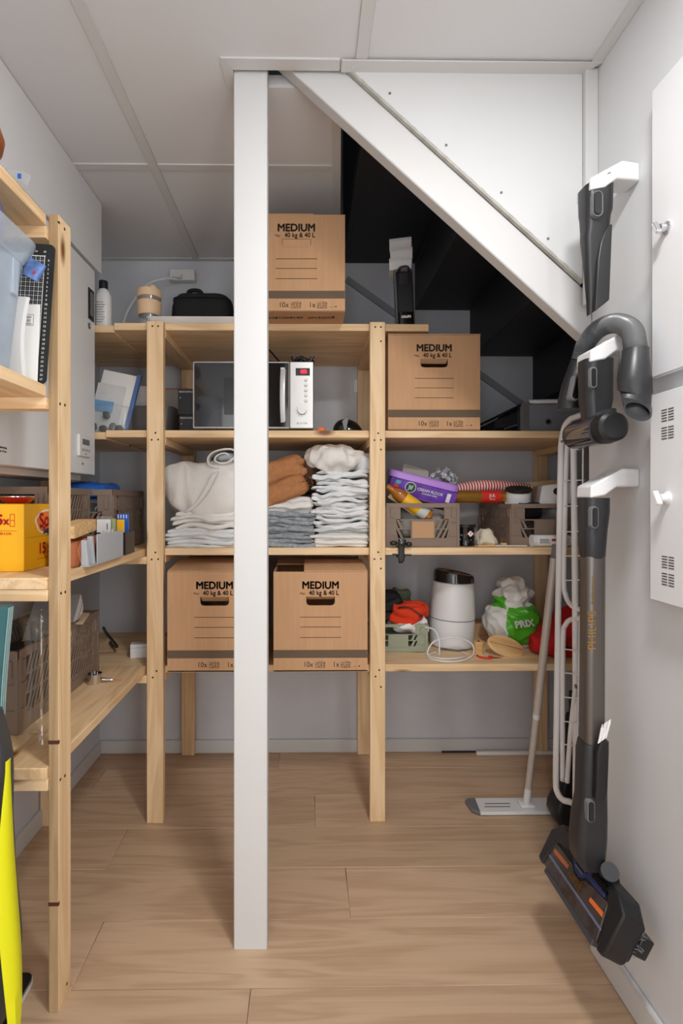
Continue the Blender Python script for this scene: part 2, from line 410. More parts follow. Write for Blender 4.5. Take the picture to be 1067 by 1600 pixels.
n = 60; low = [(px0 + (XR - .0343 - px0) * k / n, up(px0 + (XR - .036 - px0) * k / n) - .001) for k in range(n + 1)]
mb.prism([(XR - .0343, ZC - .002), (px0, ZC - .002)] + low, 1, y0, y1)
mb.build('board', gyps, pb, True)
mb = MB(); fr = [(a + .0015, b - .0022 - .0018 * abs(mn.noise(Vector((a * 90, 2, 1))))) for a, b in low]
for k in range(n):
    (a0, b0), (a1, b1) = low[k], low[k + 1]; h0 = .006 + .004 * mn.noise(Vector((k * .9, 1, 4))); h1 = .006 + .004 * mn.noise(Vector(((k + 1) * .9, 1, 4)))
    mb.add([(a0, y0 - .0012, b0 + h0), (a1, y0 - .0012, b1 + h1), (a1, y0 - .0006, b1 - .003), (a0, y0 - .0006, b0 - .003), (a0, y1, b0 - .003), (a1, y1, b1 - .003)], [(0, 1, 2, 3), (3, 2, 5, 4)])
mb.build('cut_edge', gypedge, pb, True)
for qx, qy in ((609, 146), (697, 227), (783, 301), (856, 373)):
    p = P(qx, qy, y0)
    MB().cyl((p.x, y0 + .002, p.z), (p.x, y0 - .0015, p.z), .0035, 10).build('screw', mgrey, pb, True)
sc = thing('staircase', 'black closed staircase seen from below behind the white diagonal beam', 'stairs', (.17, 1.9, 2.1))
RX = [X(536, YB), X(648, YB), X(734, YB), X(832, YB), 1.40, 1.64]
RZ = [Z(411, YB), Z(484, YB), Z(556, YB), 1.675, 1.45]
zt = 3.2
for k in range(5):
    bx('riser', blackst, RX[k], RX[k] + .02, 1.4185, YB - .001, RZ[k], zt if k == 0 else RZ[k - 1] + .0, sc, True, bevel=.001)
    bx('tread', blackst, RX[k] + .02, RX[k + 1], 1.4185, YB - .001, RZ[k], RZ[k] + .03, sc, True, bevel=.001)
p = P(650, 385, 2.3)
mb = MB(); mb.prism([(2.2, 2.30), (2.42, 2.30), (2.42, 2.38), (2.24, 2.44)], 0, RX[1] - .004, RX[1] - .0005); mb.build('bracket_plate', mat('dull_black_metal', (62, 62, 66), .5, .3), sc, True)

# ================================================================== SHELVING
YP, YS, YR = 1.912, 1.94, 2.42                          # post front, shelf front, rear post front
sh = thing('shelving_unit', 'wide natural pine shelving along the back wall with four shelves', 'shelf', (.25, 2.15, 0))
ZS = [1.873, 1.468, 1.023, .58]; T = .0275
posts = []
for (qa, qb) in ((229, 255), (578, 602)):
    posts.append((X(qa, YP), X(qb, YP)))
posts.append((1.08, 1.14))
tops = [1.871, 1.871, ZS[1] - .001]
screwmesh = None
def screw(parent, p, n):
    """small dark countersunk screw head at p facing direction n"""
    p = Vector(p); n = Vector(n)
    return MB().cyl(p - n * .002, p + n * .0006, .0036, 10).build('screw', screwm, parent, True)
for k, (a, b) in enumerate(posts):
    bx('post', pineZ, a, b, YP, YP + .027, 0, tops[k], sh, True, bevel=.0025)
    bx('rear_post', pineZ, a + .004, b + .004, YR, YR + .027, 0, tops[k] - .03, sh, True, bevel=.0025)
    for zi, z in enumerate(ZS):
        if k == 2 and zi == 0: continue
        bx('batten', pineY, a + .002, b + .002, YP + .0275, YR - .0005, z - T - .0275, z - T - .0005, sh, True, bevel=.002)
        if k < 2:
            m = (a + b) / 2
            pts = [(-.009, -.022), (.012, -.022)] if zi == 0 else [(-.012, -.04), (.012, -.039), (.002, -.014)] if zi in (1, 2) else [(.006, -.012), (-.008, -.036)]
            for u, v in pts: screw(sh, (m + u, YP, z + v), (0, -1, 0))
        if k in (1,): screw(sh, (m + .012, YP, z - .075), (0, -1, 0))
SX = [(X(178, YS), X(670, YS)), (X(165, YS), 1.17), (posts[0][0] - .004, 1.17), (posts[0][0] - .004, 1.17)]
for (a, b), z in zip(SX, ZS): bx('shelf_board', pineX, a, b, YS, YB - .003, z - T, z, sh, True, bevel=.002)
for i, z in enumerate(ZS):
    bx('corner_board', pineX, XL + .003, SX[i][0] - .0008, YS + .01, YB - .003, z - T - .006, z - .006, sh, True, bevel=.002)
# left unit
lu = thing('shelving_unit', 'natural pine shelving along the left wall with sawn front post', 'shelf', (-.8, 1.4, 0))
ax, bxx = X(75.8, 1.2075), X(91.2, 1.2075); LZ = [1.868, 1.470, 1.021, .5775]
lp = MB(); lp.cur = 0; lp.box(ax, bxx, 1.2075, 1.271, 0, 1.873)
lp.mi = [0, 0, 1, 0, 0, 0]  # front face sawn, its shade put into a darker wood colour
lpo = lp.build('post', [pineZ, sawnShadeZ], lu, True, bevel=.0015)
bx('post', pineZ, -.985, -.961, 1.2075, 1.271, 0, 1.21, lu, True, bevel=.0015)
bx('rear_post', pineZ, -.985, -.93, 1.90, 1.925, 0, 1.28, lu, True, bevel=.0015)
for yz in (1413,  1160):
    p = P(83, yz, 1.2075); bx('burn_mark', mat('dark_knot', (82, 44, 28), .8), ax - .0004, bxx + .0003, 1.2072, 1.213, p.z - .0045, p.z + .0045, lu, True)
for k, z in enumerate(LZ):
    ya, yb = ((.75, 1.2) if k < 2 else (1.2, YS + .008))
    xl = -.90 if k < 2 else XL + .004
    bx('shelf_board', pineY if k != 0 else pineY, xl, ax - .001, ya, yb, z - .0275, z, lu, True, bevel=.0022)
    yb0 = 1.2075 if k > 1 else 1.2
    bx('batten', pineX, -.96, ax - .0006, yb0 - .004, yb0 + .036, z - .0555, z - .0282, lu, True, bevel=.0015)
    if k > 1: bx('batten', pineX, -.96, posts[0][0] - .0006, YP, YP + .027, z - .0555, z - .0282, lu, True, bevel=.0015)
for qx, qy in ((94.5, 348), (103, 358), (96, 631), (103.5, 633), (97.5, 927), (104, 925), (96.5, 1218), (103.5, 1212), (106.5, 1537)):
    d = bxx / ((qx - 480) / FP)
    p = P(qx, qy, d); screw(lu, (bxx, p.y, p.z), (1, 0, 0))

# ================================================================== LEFT CABINETS
XC = -.795
wc = thing('wall_cabinet', 'plain white cupboard under the ceiling along left wall', 'cabinet', (-.9, 1.6, 2.076))
bx('body', cabw, XL + .002, XC - .018, 1.235, 1.988, 2.076, ZC - .002, wc, True, bevel=.001)
bx('door', cabw, XC - .0175, XC, 1.235, 1.99, 2.075, ZC - .002, wc, True, bevel=.0015)
ec = thing('fuse_box', 'white metal electrical cabinet on left wall with black latch and small display', 'cabinet', (-.9, 1.6, 1.29))
bx('body', cabw, XL + .002, XC - .012, 1.235, 1.922, 1.296, 2.055, ec, True, bevel=.002)
bx('door', cabw, XC - .0115, XC, 1.235, 1.927, 1.2965, 2.06, ec, True, bevel=.002)
bx('bottom_tray', mat('cream_panel', (214, 204, 194), .6), XL + .002, XC - .04, 1.235, 1.90, 1.275, 1.2955, ec, True, bevel=.002)
def onx(px, py, xx=XC):
    d = 1.5
    for _ in range(30): d = d * xx / P(px, py, d).x
    p = P(px, py, d); return p
p0, p1 = onx(137.5, 448), onx(146, 504)
mb = MB(); mb.box(XC - .001, XC + .003, p0.y, p1.y, p1.z, p0.z); lt = mb.build('latch', blk, ec, True, bevel=.001)
bx('latch_lever', mgrey, XC + .003, XC + .006, p0.y + .012, p1.y - .012, p1.z + .014, p0.z - .014, ec, True, bevel=.001)
p = onx(138, 509); MB().lathe([(.012, 0), (.012, .004), (.008, .007), (.0, .008)], 20).build('lock', chrome, ec, smooth=True)
lk = bpy.data.objects['lock']; lk.location = Vector((XC, p.y, p.z)) - ec.location; lk.rotation_euler = (0, PI / 2, 0)
p0, p1 = onx(121, 678), onx(138, 715)
th = bx('thermostat', wplast, XC - .001, XC + .008, p0.y, p1.y, p1.z, p0.z, ec, True, bevel=.002)
w = p1.y - p0.y; h = p0.z - p1.z
bx('display', mgrey, XC + .0075, XC + .0088, p0.y + w * .25, p1.y - w * .12, p1.z + h * .55, p0.z - h * .18, th, True)
mb = MB()
for k in range(4):
    yy = p0.y + w * (.26 + .2 * k); mb.lathe([(.0035, 0), (.003, .001)], 10, (0, 0, 0)) if 0 else mb.box(XC + .0075, XC + .0087, yy - .003, yy + .003, p1.z + h * .24, p1.z + h * .36)
mb.box(XC + .0075, XC + .0087, p0.y + w * .52, p0.y + w * .6, p1.z + h * .08, p1.z + h * .16)
mb.build('buttons', mgrey, th, True)
p = onx(129, 725); 
text('W', .014, (XC + .0006, p.y, p.z), (0, 1, 0), (0, 0, 1), mgrey, ec, 'logo', world=True)
for k, t in enumerate(('Fordelerskap', 'maks 12 bar')):
    p = onx(3, 699 + k * 6); text(t, .008, (XC + .0006, p.y, p.z), (0, 1, 0), (0, 0, 1), ink, ec, 'lettering', world=True)

# ================================================================== RIGHT WALL CABINETS
rc = thing('wall_cabinet', 'white cabinet door high on right wall with metal quarter-turn latch', 'cabinet', (.75, .7, 1.46))
YD = 1.098
bx('body', cabw, .757, XR - .0005, .35, YD - .012, 1.475, 2.07, rc, True)
bx('door', cabw, .744, .7565, .35, YD, 1.465, 2.085, rc, True, bevel=.0025)
def knob(par, qx, qy, xf, m):
    d = 1.0
    for _ in range(30): d = d * xf / P(qx, qy, d).x
    p = P(qx, qy, d)
    mb = MB(); mb.M = Matrix.Translation((xf, p.y, p.z)) @ Matrix.Rotation(-PI / 2, 4, 'Y')
    mb.lathe([(.013, 0), (.013, .003), (.0085, .006), (.008, .016), (.0, .017)], 20)
    mb.build('latch', m, par, True, smooth=True)
    mb = MB(); mb.M = Matrix.Translation((xf - .017, p.y, p.z)) @ Matrix.Rotation(-PI / 2, 4, 'Y') @ Matrix.Rotation(.5, 4, 'Z')
    mb.loft([rr(.032, .009, .003, 0), rr(.03, .007, .003, .01)]); mb.build('latch_wing', m, par, True, bevel=.001)
knob(rc, 1042, 356, .744, chrome)
vc = thing('vented_cabinet', 'white vented metal cabinet low on right wall with slotted door', 'cabinet', (.75, .7, .99))
VX = .733; VY = 1.087
bx('body', cabw, VX + .011, XR - .0005, .35, VY - .006, .992, 1.424, vc, True)
dr = bx('door', cabw, VX, VX + .0105, .35, VY, .99, 1.4255, vc, True, bevel=.002)
knob(vc, 1043, 778, VX, wplast)
sdk = mat('slot_dark', (70, 66, 62), .8)
for (qx, qy) in ((1043, 648), (1043, 676), (1043.5, 879), (1043.5, 906)):
    d = 1.0
    for _ in range(30): d = d * VX / P(qx, qy, d).x
    p = P(qx, qy, d); mb = MB()
    for r in range(5):
        for c in (-1, 1):
            yy = p.y + c * .0098; zz = p.z + (r - 2) * .0056
            mb.box(VX - .0006, VX + .001, yy - .0078, yy + .0078, zz - .0011, zz + .0011)
    mb.build('vent_slots', sdk, dr, True)

# ================================================================== MOVING BOXES
def moving_box(label, cx, y0, z0, rz, w, d, h, flaps, hole='open', tilt=0):
    b = thing('moving_box', label, 'box', (cx, y0, z0), (tilt, 0, rz), 'medium cardboard moving boxes')
    t = .004; hw = w / 2
    # front wall with hand hole (local y=0), then three walls and the bottom
    bm = bmesh.new(); hz = h * .705; a, c, r = .052, .016, .014
    outer = [(-hw, 0), (hw, 0), (hw, h), (-hw, h)]
    inner = [(-a, hz + c), (a, hz + c)] + [(a - r + r * math.cos(q), hz - c + r - r * math.sin(q)) for q in [PI / 2 * k / 5 for k in range(6)]] + [(-a + r - r * math.sin(q), hz - c + r - r * math.cos(q)) for q in [PI / 2 * k / 5 for k in range(6)]]
    es = []
    for lp in (outer, inner):
        vv = [bm.verts.new((u, 0, v)) for u, v in lp]
        es += [bm.edges.new((vv[k], vv[(k + 1) % len(vv)])) for k in range(len(vv))]
    bmesh.ops.triangle_fill(bm, edges=es, use_beauty=True)
    bm.verts.ensure_lookup_table(); mb = MB()
    mb.add([v.co.copy() for v in bm.verts], [tuple(v.index for v in f.verts) for f in bm.faces])
    nb = len(mb.v)
    mb.add([v.co + Vector((0, t, 0)) for v in bm.verts], [tuple(v.index for v in f.verts) for f in bm.faces]); bm.free()
    mb.box(-hw, hw, d - t, d, 0, h); mb.box(-hw, -hw + t, .0002, d - t, 0, h); mb.box(hw - t, hw, .0002, d - t, 0, h); mb.box(-hw, hw, 0, d, -.0001, t)
    mb.build('body', card, b)
    for nm, (x0, x1, yy0, yy1, ang, ax) in flaps.items():
        m2 = MB()
        if ax == 'y': m2.M = Matrix.Translation((0, yy0, h + .001)) @ Matrix.Rotation(ang, 4, 'X'); m2.box(x0, x1, 0, yy1 - yy0, 0, t)
        else: m2.M = Matrix.Translation((x0, 0, h + .001)) @ Matrix.Rotation(ang, 4, 'Y'); m2.box(0, x1 - x0, yy0, yy1, 0, t)
        m2.build('flap', card, b)
    if hole == 'flap':
        m2 = MB(); m2.M = Matrix.Translation((0, .003, hz + c)) @ Matrix.Rotation(.12, 4, 'X'); m2.box(-a + .001, a - .001, 0, .003, -2 * c + .001, 0); m2.build('handle_flap', card, b)
    elif hole == 'half':
        m2 = MB(); m2.M = Matrix.Translation((0, .003, hz + c)) @ Matrix.Rotation(.8, 4, 'X'); m2.box(-a + .002, a - .002, 0, .003, -2 * c + .004, 0); m2.build('handle_flap', card, b)
    else:
        m2 = MB(); m2.M = Matrix.Translation((0, .003, hz + c)) @ Matrix.Rotation(.95, 4, 'X'); m2.box(-a + .002, a - .002, 0, .003, -.022, 0); m2.build('handle_flap', card, b)
    f, rt, up_ = -.0006, (1, 0, 0), (0, 0, 1)
    text('MEDIUM', .0375, (0, f, h * .862), rt, up_, ink, b, bold=.0009, sx=.96)
    text('40 kg & 40 L', .0235, (.012, f, h * .787), rt, up_, ink, b, bold=.0003, sx=.9)
    text('Max', .0115, (-.066, f, h * .783), rt, up_, ink, b)
    m2 = MB()
    for k in (.545, .445, .34): m2.box(-.074, .074, -.0005, .001, h * k - .001, h * k + .001)
    m2.build('printed_lines', ink, b)
    m2 = MB(); m2.box(-hw + .0005, hw - .0005, -.0005, .001, h * .135, h * .215); m2.build('printed_band', band, b)
    text('10x', .027, (-.045, f, h * .068), rt, up_, ink, b, sx=.9); text('1x', .027, (.056, f, h * .068), rt, up_, ink, b, sx=.9)
    m2 = MB(); rg = random.Random(3)
    for ox in (-.001, .092):
        for i in range(4):
            for j in range(3):
                x0 = ox - .018 + i * .0095; z0_ = h * .068 - .0115 + j * .0082
                for s_ in range(rg.randint(1, 3)):
                    u = rg.uniform(0, .005); v = rg.uniform(0, .005); m2.box(x0 + u, x0 + u + .003, -.0006, .0008, z0_ + v, z0_ + v + .002)
                m2.box(x0, x0 + .0085, -.0006, .0008, z0_, z0_ + .0008); m2.box(x0, x0 + .0008, -.0006, .0008, z0_, z0_ + .0075)
    m2.box(.118, .132, -.0005, .0008, h * .045, h * .048); m2.box(.138, .143, -.0005, .0008, h * .045, h * .058)
    m2.build('pictogram', ink, b)
    return b
def std_flaps(w, d, a1=-.02, a2=.02, lift=0):
    hw = w / 2
    return {'front': (-hw, hw, 0, d / 2 - .002, lift, 'y'), 'back': (-hw, hw, d / 2 + .002, d, 0, 'y')}
bw = .346
x0 = X(539, 1.82) - bw / 2
tb = moving_box('cardboard moving box on top shelf beside the column, under the ceiling', x0, 1.822, ZS[0] + .001, -.012, bw, .36, .345,
           {'front': (-bw / 2, .06, .002, .30, .05, 'y'), 'back': (-bw / 2, bw / 2, .22, .358, 0, 'y')}, 'flap')
text('Håndteres', .03, (-.04, .06, -.0006), (1, 0, 0), (0, 1, 0), ink, tb); text('forsiktig', .03, (.09, .06, -.0006), (1, 0, 0), (0, 1, 0), ink, tb)
moving_box('cardboard moving box on second shelf right of the pine post, below the stairs', (X(606, 1.93) + X(751.5, 1.93)) / 2, 1.935, ZS[1] + .001, -.006, .349, .36, .36,
           {'front': (-.175, .176, .0, .19, .035, 'y'), 'back': (-.08, .17, .18, .34, .05, 'y')}, 'open')
moving_box('left cardboard box of the bottom shelf, half hidden by white column', X(261, 1.862) + .172, 1.862, ZS[3] + .001, .0, .342, .37, .362,
           {'front': (-.17, .12, .0, .21, .11, 'y'), 'back': (-.17, .17, .2, .36, .10, 'y')}, 'half')
moving_box('right cardboard box of the bottom shelf, beside the middle pine post', (X(428.5, 1.862) + X(573, 1.862)) / 2, 1.862, ZS[3] + .001, .0, .342, .37, .362,
           {'front': (-.06, .17, .0, .20, .09, 'y'), 'back': (-.17, .17, .2, .36, .07, 'y')}, 'open')
# ================================================================== THINGS ON THE TOP SHELF
z1, z2, z3, z4 = ZS
def base(px, D, z): p = P(px, 700, D); return (p.x, D, z)
# shampoo bottle
t = thing('bottle', 'white plastic bottle with black cap beside the fuse box on top shelf', 'bottle', (-.792, 2.0, z1 - .0055))
MB().loft([rr(.062 * k, .05 * k, .024, z, cx=0) for k, z in ((.94, 0), (1, .006), (1, .115), (.95, .13), (.7, .147), (.5, .153), (.5, .16))]).build('body', wplast, t, smooth=50)
MB().lathe([(.0165, .155), (.0165, .184), (.015, .187), (0, .187)], 24).build('cap', blk, t, smooth=50)
mb = MB()
for k in range(9): mb.box(-.024, .006 + .012 * ((k * 37) % 5) / 5, -.0257, -.0252, .02 + k * .0095, .022 + k * .0095)
mb.build('lettering', mgrey, t)
# smoothie cup
t = thing('travel_cup', 'clear tumbler with beige lid and sleeve standing on top shelf', 'cup', base(233.5, 2.0, z1))
MB().lathe([(.034, 0), (.037, .004), (.044, .12), (.0405, .12), (.034, .008), (0, .008)], 32).build('cup', clearp, t, smooth=50)
MB().lathe([(.0405, .045), (.0445, .05), (.046, .095), (.044, .1), (.04, .1), (.04, .045)], 32).build('sleeve', beige, t, smooth=50)
MB().lathe([(.0455, .115), (.047, .118), (.047, .135), (.044, .145), (.02, .148), (0, .148)], 32).build('lid', beige, t, smooth=50)
MB().loft([rr(.02, .014, .004, z, cx=.016 + k) for z, k in ((.146, 0), (.158, .002), (.166, -.006))]).build('spout_flap', beige, t, smooth=50)
# platter and dishes
t = thing('platter', 'white rectangular serving platter near the shelf edge under black bag', 'platter', (X(305, 1.98), 2.045, z1))
W = X(384, 1.98) - X(230, 1.98); cxp = (X(384, 1.98) + X(230, 1.98)) / 2 - X(305, 1.98)
MB().loft([rr(W - .05, .14, .01, 0, cx=cxp), rr(W, .19, .015, .029, cx=cxp), rr(W - .008, .182, .012, .029, cx=cxp), rr(W - .05, .14, .01, .006, cx=cxp)]).build('dish', wplast, t, smooth=30)
for k, (qa, zz) in enumerate(((307, .0), (305, .012))):
    o = MB().loft([rr(.15, .09, .008, 0), rr(.176, .12, .01, .017), rr(.17, .114, .008, .017), rr(.15, .09, .008, .004)]).build('small_dish', wplast, smooth=30)
    o.location = (X(qa, 2.0), 2.05, z1 + .0065 + zz)
    tag(o, ('small white square dish lying directly in the long platter' if k == 0 else 'small white square dish, upper one nested in the other on platter'), 'dish')
# black bag
t = thing('lunch_bag', 'black soft zip bag standing behind white dishes on top shelf', 'bag', (X(313, 2.2), 2.27, z1))
mb = MB(); secs = []
for w_, z in ((.20, 0), (.235, .012), (.265, .06), (.268, .12), (.262, .175), (.25, .205), (.22, .222), (.15, .228)):
    secs.append([(p[0] + .004 * mn.noise(Vector((p[0] * 20, p[1] * 20, z * 20))), p[1], p[2]) for p in rr(w_, .15 * w_ / .268, .05, z, 6)])
mb.loft(secs).build('body', fabblk, t, smooth=50)
mb = MB()
mb.tube(bez([(-.125, -.03, .196), (-.1, -.076, .198), (0, -.079, .2), (.1, -.076, .198), (.125, -.03, .196)], 24), .003, 6); mb.build('zip', blk, t, smooth=True)
MB().tube(bez([(-.07, 0, .222), (-.06, -.01, .25), (-.015, -.012, .25), (.0, 0, .224)], 24), .009, 8).build('handle', fabblk, t, smooth=True)
MB().loft([rr(.04, .05, .015, z, cx=.14) for z in (.05, .06, .11, .12)]).build('side_pocket', fabblk, t, smooth=50)
# wall outlet and cable
t = thing('wall_outlet', 'white double wall outlet above the black bag', 'outlet', P(287, 436, YB))
pa, pb2 = P(268, 443, YB), P(307, 426, YB)
MB().box(pa.x, pb2.x, YB - .04, YB - .0005, pa.z, pb2.z).build('plate', wplast, t, True, bevel=.004)
MB().cyl((pa.x + .02, YB - .042, pa.z + .02), (pa.x + .06, YB - .055, pa.z + .01), .012, 12, .009).build('plug', wplast, t, True, smooth=50)
MB().tube(bez([P(275, 436, 2.40), P(255, 436, 2.36), P(232, 444, 2.33), P(212, 466, 2.28), P(197, 492, 2.2), (X(190, 2.15), 2.14, z1 + .004), (X(185, 2.1), 2.10, z1 + .004)], 40), .0055, 8).build('cable', wplast, smooth=True)
tag(bpy.data.objects['cable'], 'white power cable arching from wall outlet down behind beige cup', 'cable')
# coffee machine with boxes
t = thing('coffee_grinder', 'black narrow coffee appliance with grey sides on the right end of top shelf', 'appliance', (X(631, 2.0), 1.985, z1), (0, 0, -.16))
MB().loft([rr(.074, .10, .012, z, cy=.055, cx=k) for z, k in ((0, .004), (.01, .004), (.22, -.006), (.232, -.006))]).build('body', mgrey, t, smooth=40)
MB().loft([[(-.032 + q, y_, z_) for q, y_, z_ in ((k, 0, z), (k + .062, 0, z), (k + .062, .02, z), (k, .02, z))] for z, k in ((.012, .0065), (.14, .002), (.222, -.003))]).build('front_panel', blk, t, bevel=.004)
MB().loft([rr(.056, .03, .01, z, cy=-.004, cx=.004) for z in (.002, .008, .05, .056)]).build('foot_block', blkg, t, smooth=40)
MB().tube(bez([(-.024, .002, .212), (-.02, -.014, .226), (0, -.018, .23), (.014, -.014, .226), (.018, .002, .212)], 24), .005, 8).build('handle', blk, t, smooth=True)
MB().loft([rr(.042, .012, .006, z, cy=-.002, cx=-.004) for z in (.165, .17, .205, .21)]).build('button_panel', dgrey, t, smooth=40)
text('KRUPS', .012, (.006, -.0205, .036), (1, 0, 0), (0, 0, 1), paper, t, bold=.0006)
zz = z1 + .2335
for k, (dx, l) in enumerate(((-.004, 'lowest of the three small white boxes stacked on the coffee appliance'), (.002, 'middle of the three small white boxes stacked on the coffee appliance'), (0, 'topmost of the three small white boxes stacked on the coffee appliance'))):
    t = thing('small_box', l, 'box', (X(627, 2.0) + dx, 2.0 + .012 * k, zz), (0, 0, -.2 + .06 * (1 - k)), 'white boxes on the coffee appliance')
    MB().box(-.043, .043, 0, .075, 0, .044).build('carton', paper, t, bevel=.001)
    MB().box(-.0432, .0432, -.0008, .0755, .034, .0445).build('lid_flap', linen2, t)
    zz += .0455
mb = MB(); mb.tube(bez([(X(585, 1.97), 1.99, z1 + .006), (X(596, 1.97), 1.975, z1 + .007), (X(606, 1.98), 1.98, z1 + .008), (X(600, 1.98), 2.02, z1 + .014), (X(592, 1.99), 1.995, z1 + .008), (X(560, 2.0), 2.02, z1 + .006)], 40), .0042, 8)
tag(mb.build('cable', blk, smooth=True), 'short black cable coiled at front of the top shelf beside the coffee appliance', 'cable')

# ================================================================== SECOND SHELF
# zip bag with papers
t = thing('document_bag', 'clear plastic bag with leaning white papers and blue stripe on second shelf', 'bag', (X(178, 2.05), 2.03, z2 - .005))
o = MB()
o.M = Matrix.Rotation(.20, 4, 'Y') @ Matrix.Rotation(-.12, 4, 'X')
o.box(-.1, .035, .01, .02, .0, .255); o.build('papers', paper, t, bevel=.001)
o = MB(); o.M = Matrix.Rotation(.17, 4, 'Y') @ Matrix.Rotation(-.12, 4, 'X'); o.box(-.1, .012, .003, .008, .02, .2); o.build('leaflet', linen2, t, bevel=.001)
o = MB(); o.M = Matrix.Rotation(.2, 4, 'Y') @ Matrix.Rotation(-.12, 4, 'X'); o.box(.036, .052, .008, .024, .0, .262); o.build('blue_folder', mat('blue_folder_card', (92, 124, 180), .5), t, bevel=.002)
o = MB(); o.M = Matrix.Rotation(.15, 4, 'Y') @ Matrix.Rotation(-.12, 4, 'X'); o.box(-.1, -.018, -.002, .002, .085, .13); o.build('blue_stripe', mat('sky_blue_print', (120, 170, 215), .5), t)
mb = MB()
for k, (u, v) in enumerate(((-.02, .075), (-.07, .03), (.005, .03), (.03, .02), (-.03, .02))):
    mb = MB(); mb.lump((u, -.008, v), (.014, .008, .015), .7, .003, 40, k, n=14, m=8); mb.build('dark_part', dgrey, t, smooth=True)
MB().lump((-.015, .005, .06), (.085, .03, .058), .5, .006, 14, 3, ridge=.003, rs=30, floor=-.056).build('film', clearp, t, smooth='all')
# storage tub behind the post with cup
t = thing('storage_tub', 'smoky grey plastic tub behind left pine post on second shelf', 'tub', (X(240, 2.2), 2.2, z2))
MB().loft([rr(.19, .2, .03, 0), rr(.215, .225, .035, .12), rr(.209, .219, .033, .12), rr(.184, .194, .028, .004)]).build('body', smoked, t, smooth=40)
MB().loft([rr(.223, .233, .035, z) for z in (.1125, .119)], cap=False).build('rim', smoked, t, smooth=40)
t = thing('bowl', 'white plastic beaker tilted on its side in grey tub', 'cup', (X(222, 2.17), 2.19, z2 + .088), (0, -.12, 0))
MB().lathe([(.04, 0), (.047, .05), (.058, .12), (.055, .12), (.044, .05), (.038, .004), (0, .004)], 32).build('body', wplast, t, smooth=40)
MB().lathe([(.0445, .0), (.047, .003), (.0505, .055), (.048, .057)], 32, cap=False).build('base_ring', wplast, t, smooth=40)
t = thing('zip_bag', 'empty clear zip bag standing between grey tub and microwave', 'bag', (X(258, 2.3), 2.34, z2))
MB().loft([[(x_ * w_ / .2, y_ * (1.2 - z / .3), z) for x_, y_ in ((-.1, 0), (-.05, -.02), (0, -.026), (.05, -.02), (.1, 0), (.05, .02), (0, .026), (-.05, .02))] for z, w_ in ((0, .2), (.08, .205), (.16, .2), (.24, .19))]).build('film', mat('hazy_film', (206, 200, 192), .25, alpha=.6), t, smooth='all')
bx('zip_strip', redp, -.095, .095, -.006, .006, .241, .244, t)
for k, (zz, h, w_, l) in enumerate(((0, .072, .13, 'lower black carton left of the microwave'), (.0725, .103, .135, 'upper black carton with white print left of microwave'))):
    t = thing('black_carton', l, 'box', (X(277 if k else 279, 2.02) + w_ / 2, 2.03, z2 + zz), (0, 0, .0), 'black cartons beside the microwave')
    MB().box(-w_ / 2, w_ / 2, 0, .16, 0, h).build('carton', blk, t, bevel=.0015)
    bx('lid', mat('charcoal_card%d' % k, (44, 44, 46), .6), -w_ / 2 - .001, w_ / 2 + .001, -.001, .161, h - .022, h + .0005, t, bevel=.001) if k else None
    text('MEDIUM DUMP LOAD' if k else 'MEDIUM ENAMEL', .0085, (-w_ / 2 + .004, -.0022, h - .012), (1, 0, 0), (0, 0, 1), paper, t, align='LEFT', sx=.75)
    text('4', .009, (-w_ / 2 + .009, -.0012, h - .035), (1, 0, 0), (0, 0, 1), paper, t)
    if k: MB().cyl((.0, -.002, h - .012), (.0, -.003, h - .012), .01, 16).build('red_seal', redp, t)
# microwave
mx0, mx1, my = X(301.5, 1.955), X(490, 1.955), 1.955; mw = mx1 - mx0; mh = Z(565.5, my) - z2 - .008
t = thing('microwave', 'silver and black microwave oven with red display on second shelf', 'microwave', ((mx0 + mx1) / 2, my, z2)); hw = mw / 2
for sx in (-1, 1):
    for sy in (.04, .30): MB().cyl((sx * (hw - .05), sy, 0), (sx * (hw - .05), sy, .009), .015, 14).build('foot', blk, t)
MB().box(-hw, hw, .012, .335, .008, .008 + mh).build('casing', mat('silver_paint', (186, 184, 180), .4, .3), t, bevel=.004)
pxs = X(452.5, my) - (mx0 + mx1) / 2
dr = MB().box(-hw, pxs - .001, -.006, .0115, .008, .008 + mh).build('door', mat('door_frame_silver', (200, 198, 196), .35, .4), t, bevel=.004)
bx('door_glass', blkg, -hw + .006, pxs - .004, -.0085, -.0055, .014, .002 + mh, dr, bevel=.001)
bx('window_mesh', mat('dark_window', (26, 26, 28), .2), -hw + .12, pxs - .08, -.0092, -.0084, .06, mh - .055, dr)
hx = X(442, my) - (mx0 + mx1) / 2
mb = MB(); q = []
for k in range(15):
    v = k / 14; zc = .034 + v * (mh - .06); bow = .016 * 4 * v * (1 - v)
    q.append(rr(.021, .012, .004, zc, cx=hx - .009 * (1 - 4 * v * (1 - v)) * -.2, cy=-.016 - bow))
mb.loft(q).build('handle', mat('handle_silver', (206, 206, 206), .3, .5), dr, smooth=40)
for v in (.03, mh - .03): bx('handle_mount', steel, hx - .008, hx + .008, -.018, -.0085, v, v + .012, dr)
cp = MB().box(pxs, hw, -.006, .0115, .008, .008 + mh).build('control_panel', steel, t, bevel=.003)
mcx = (pxs + hw) / 2 + .0; 
bx('display', blkg, X(462, my) - (mx0 + mx1) / 2, X(484, my) - (mx0 + mx1) / 2, -.0075, -.0055, Z(587.5, my) - z2, Z(576, my) - z2, cp)
text('000', .019, (X(474.5, my) - (mx0 + mx1) / 2, -.008, Z(581.7, my) - z2), (1, 0, 0), (0, 0, 1), ledm, cp, bold=.0003, sx=.8)
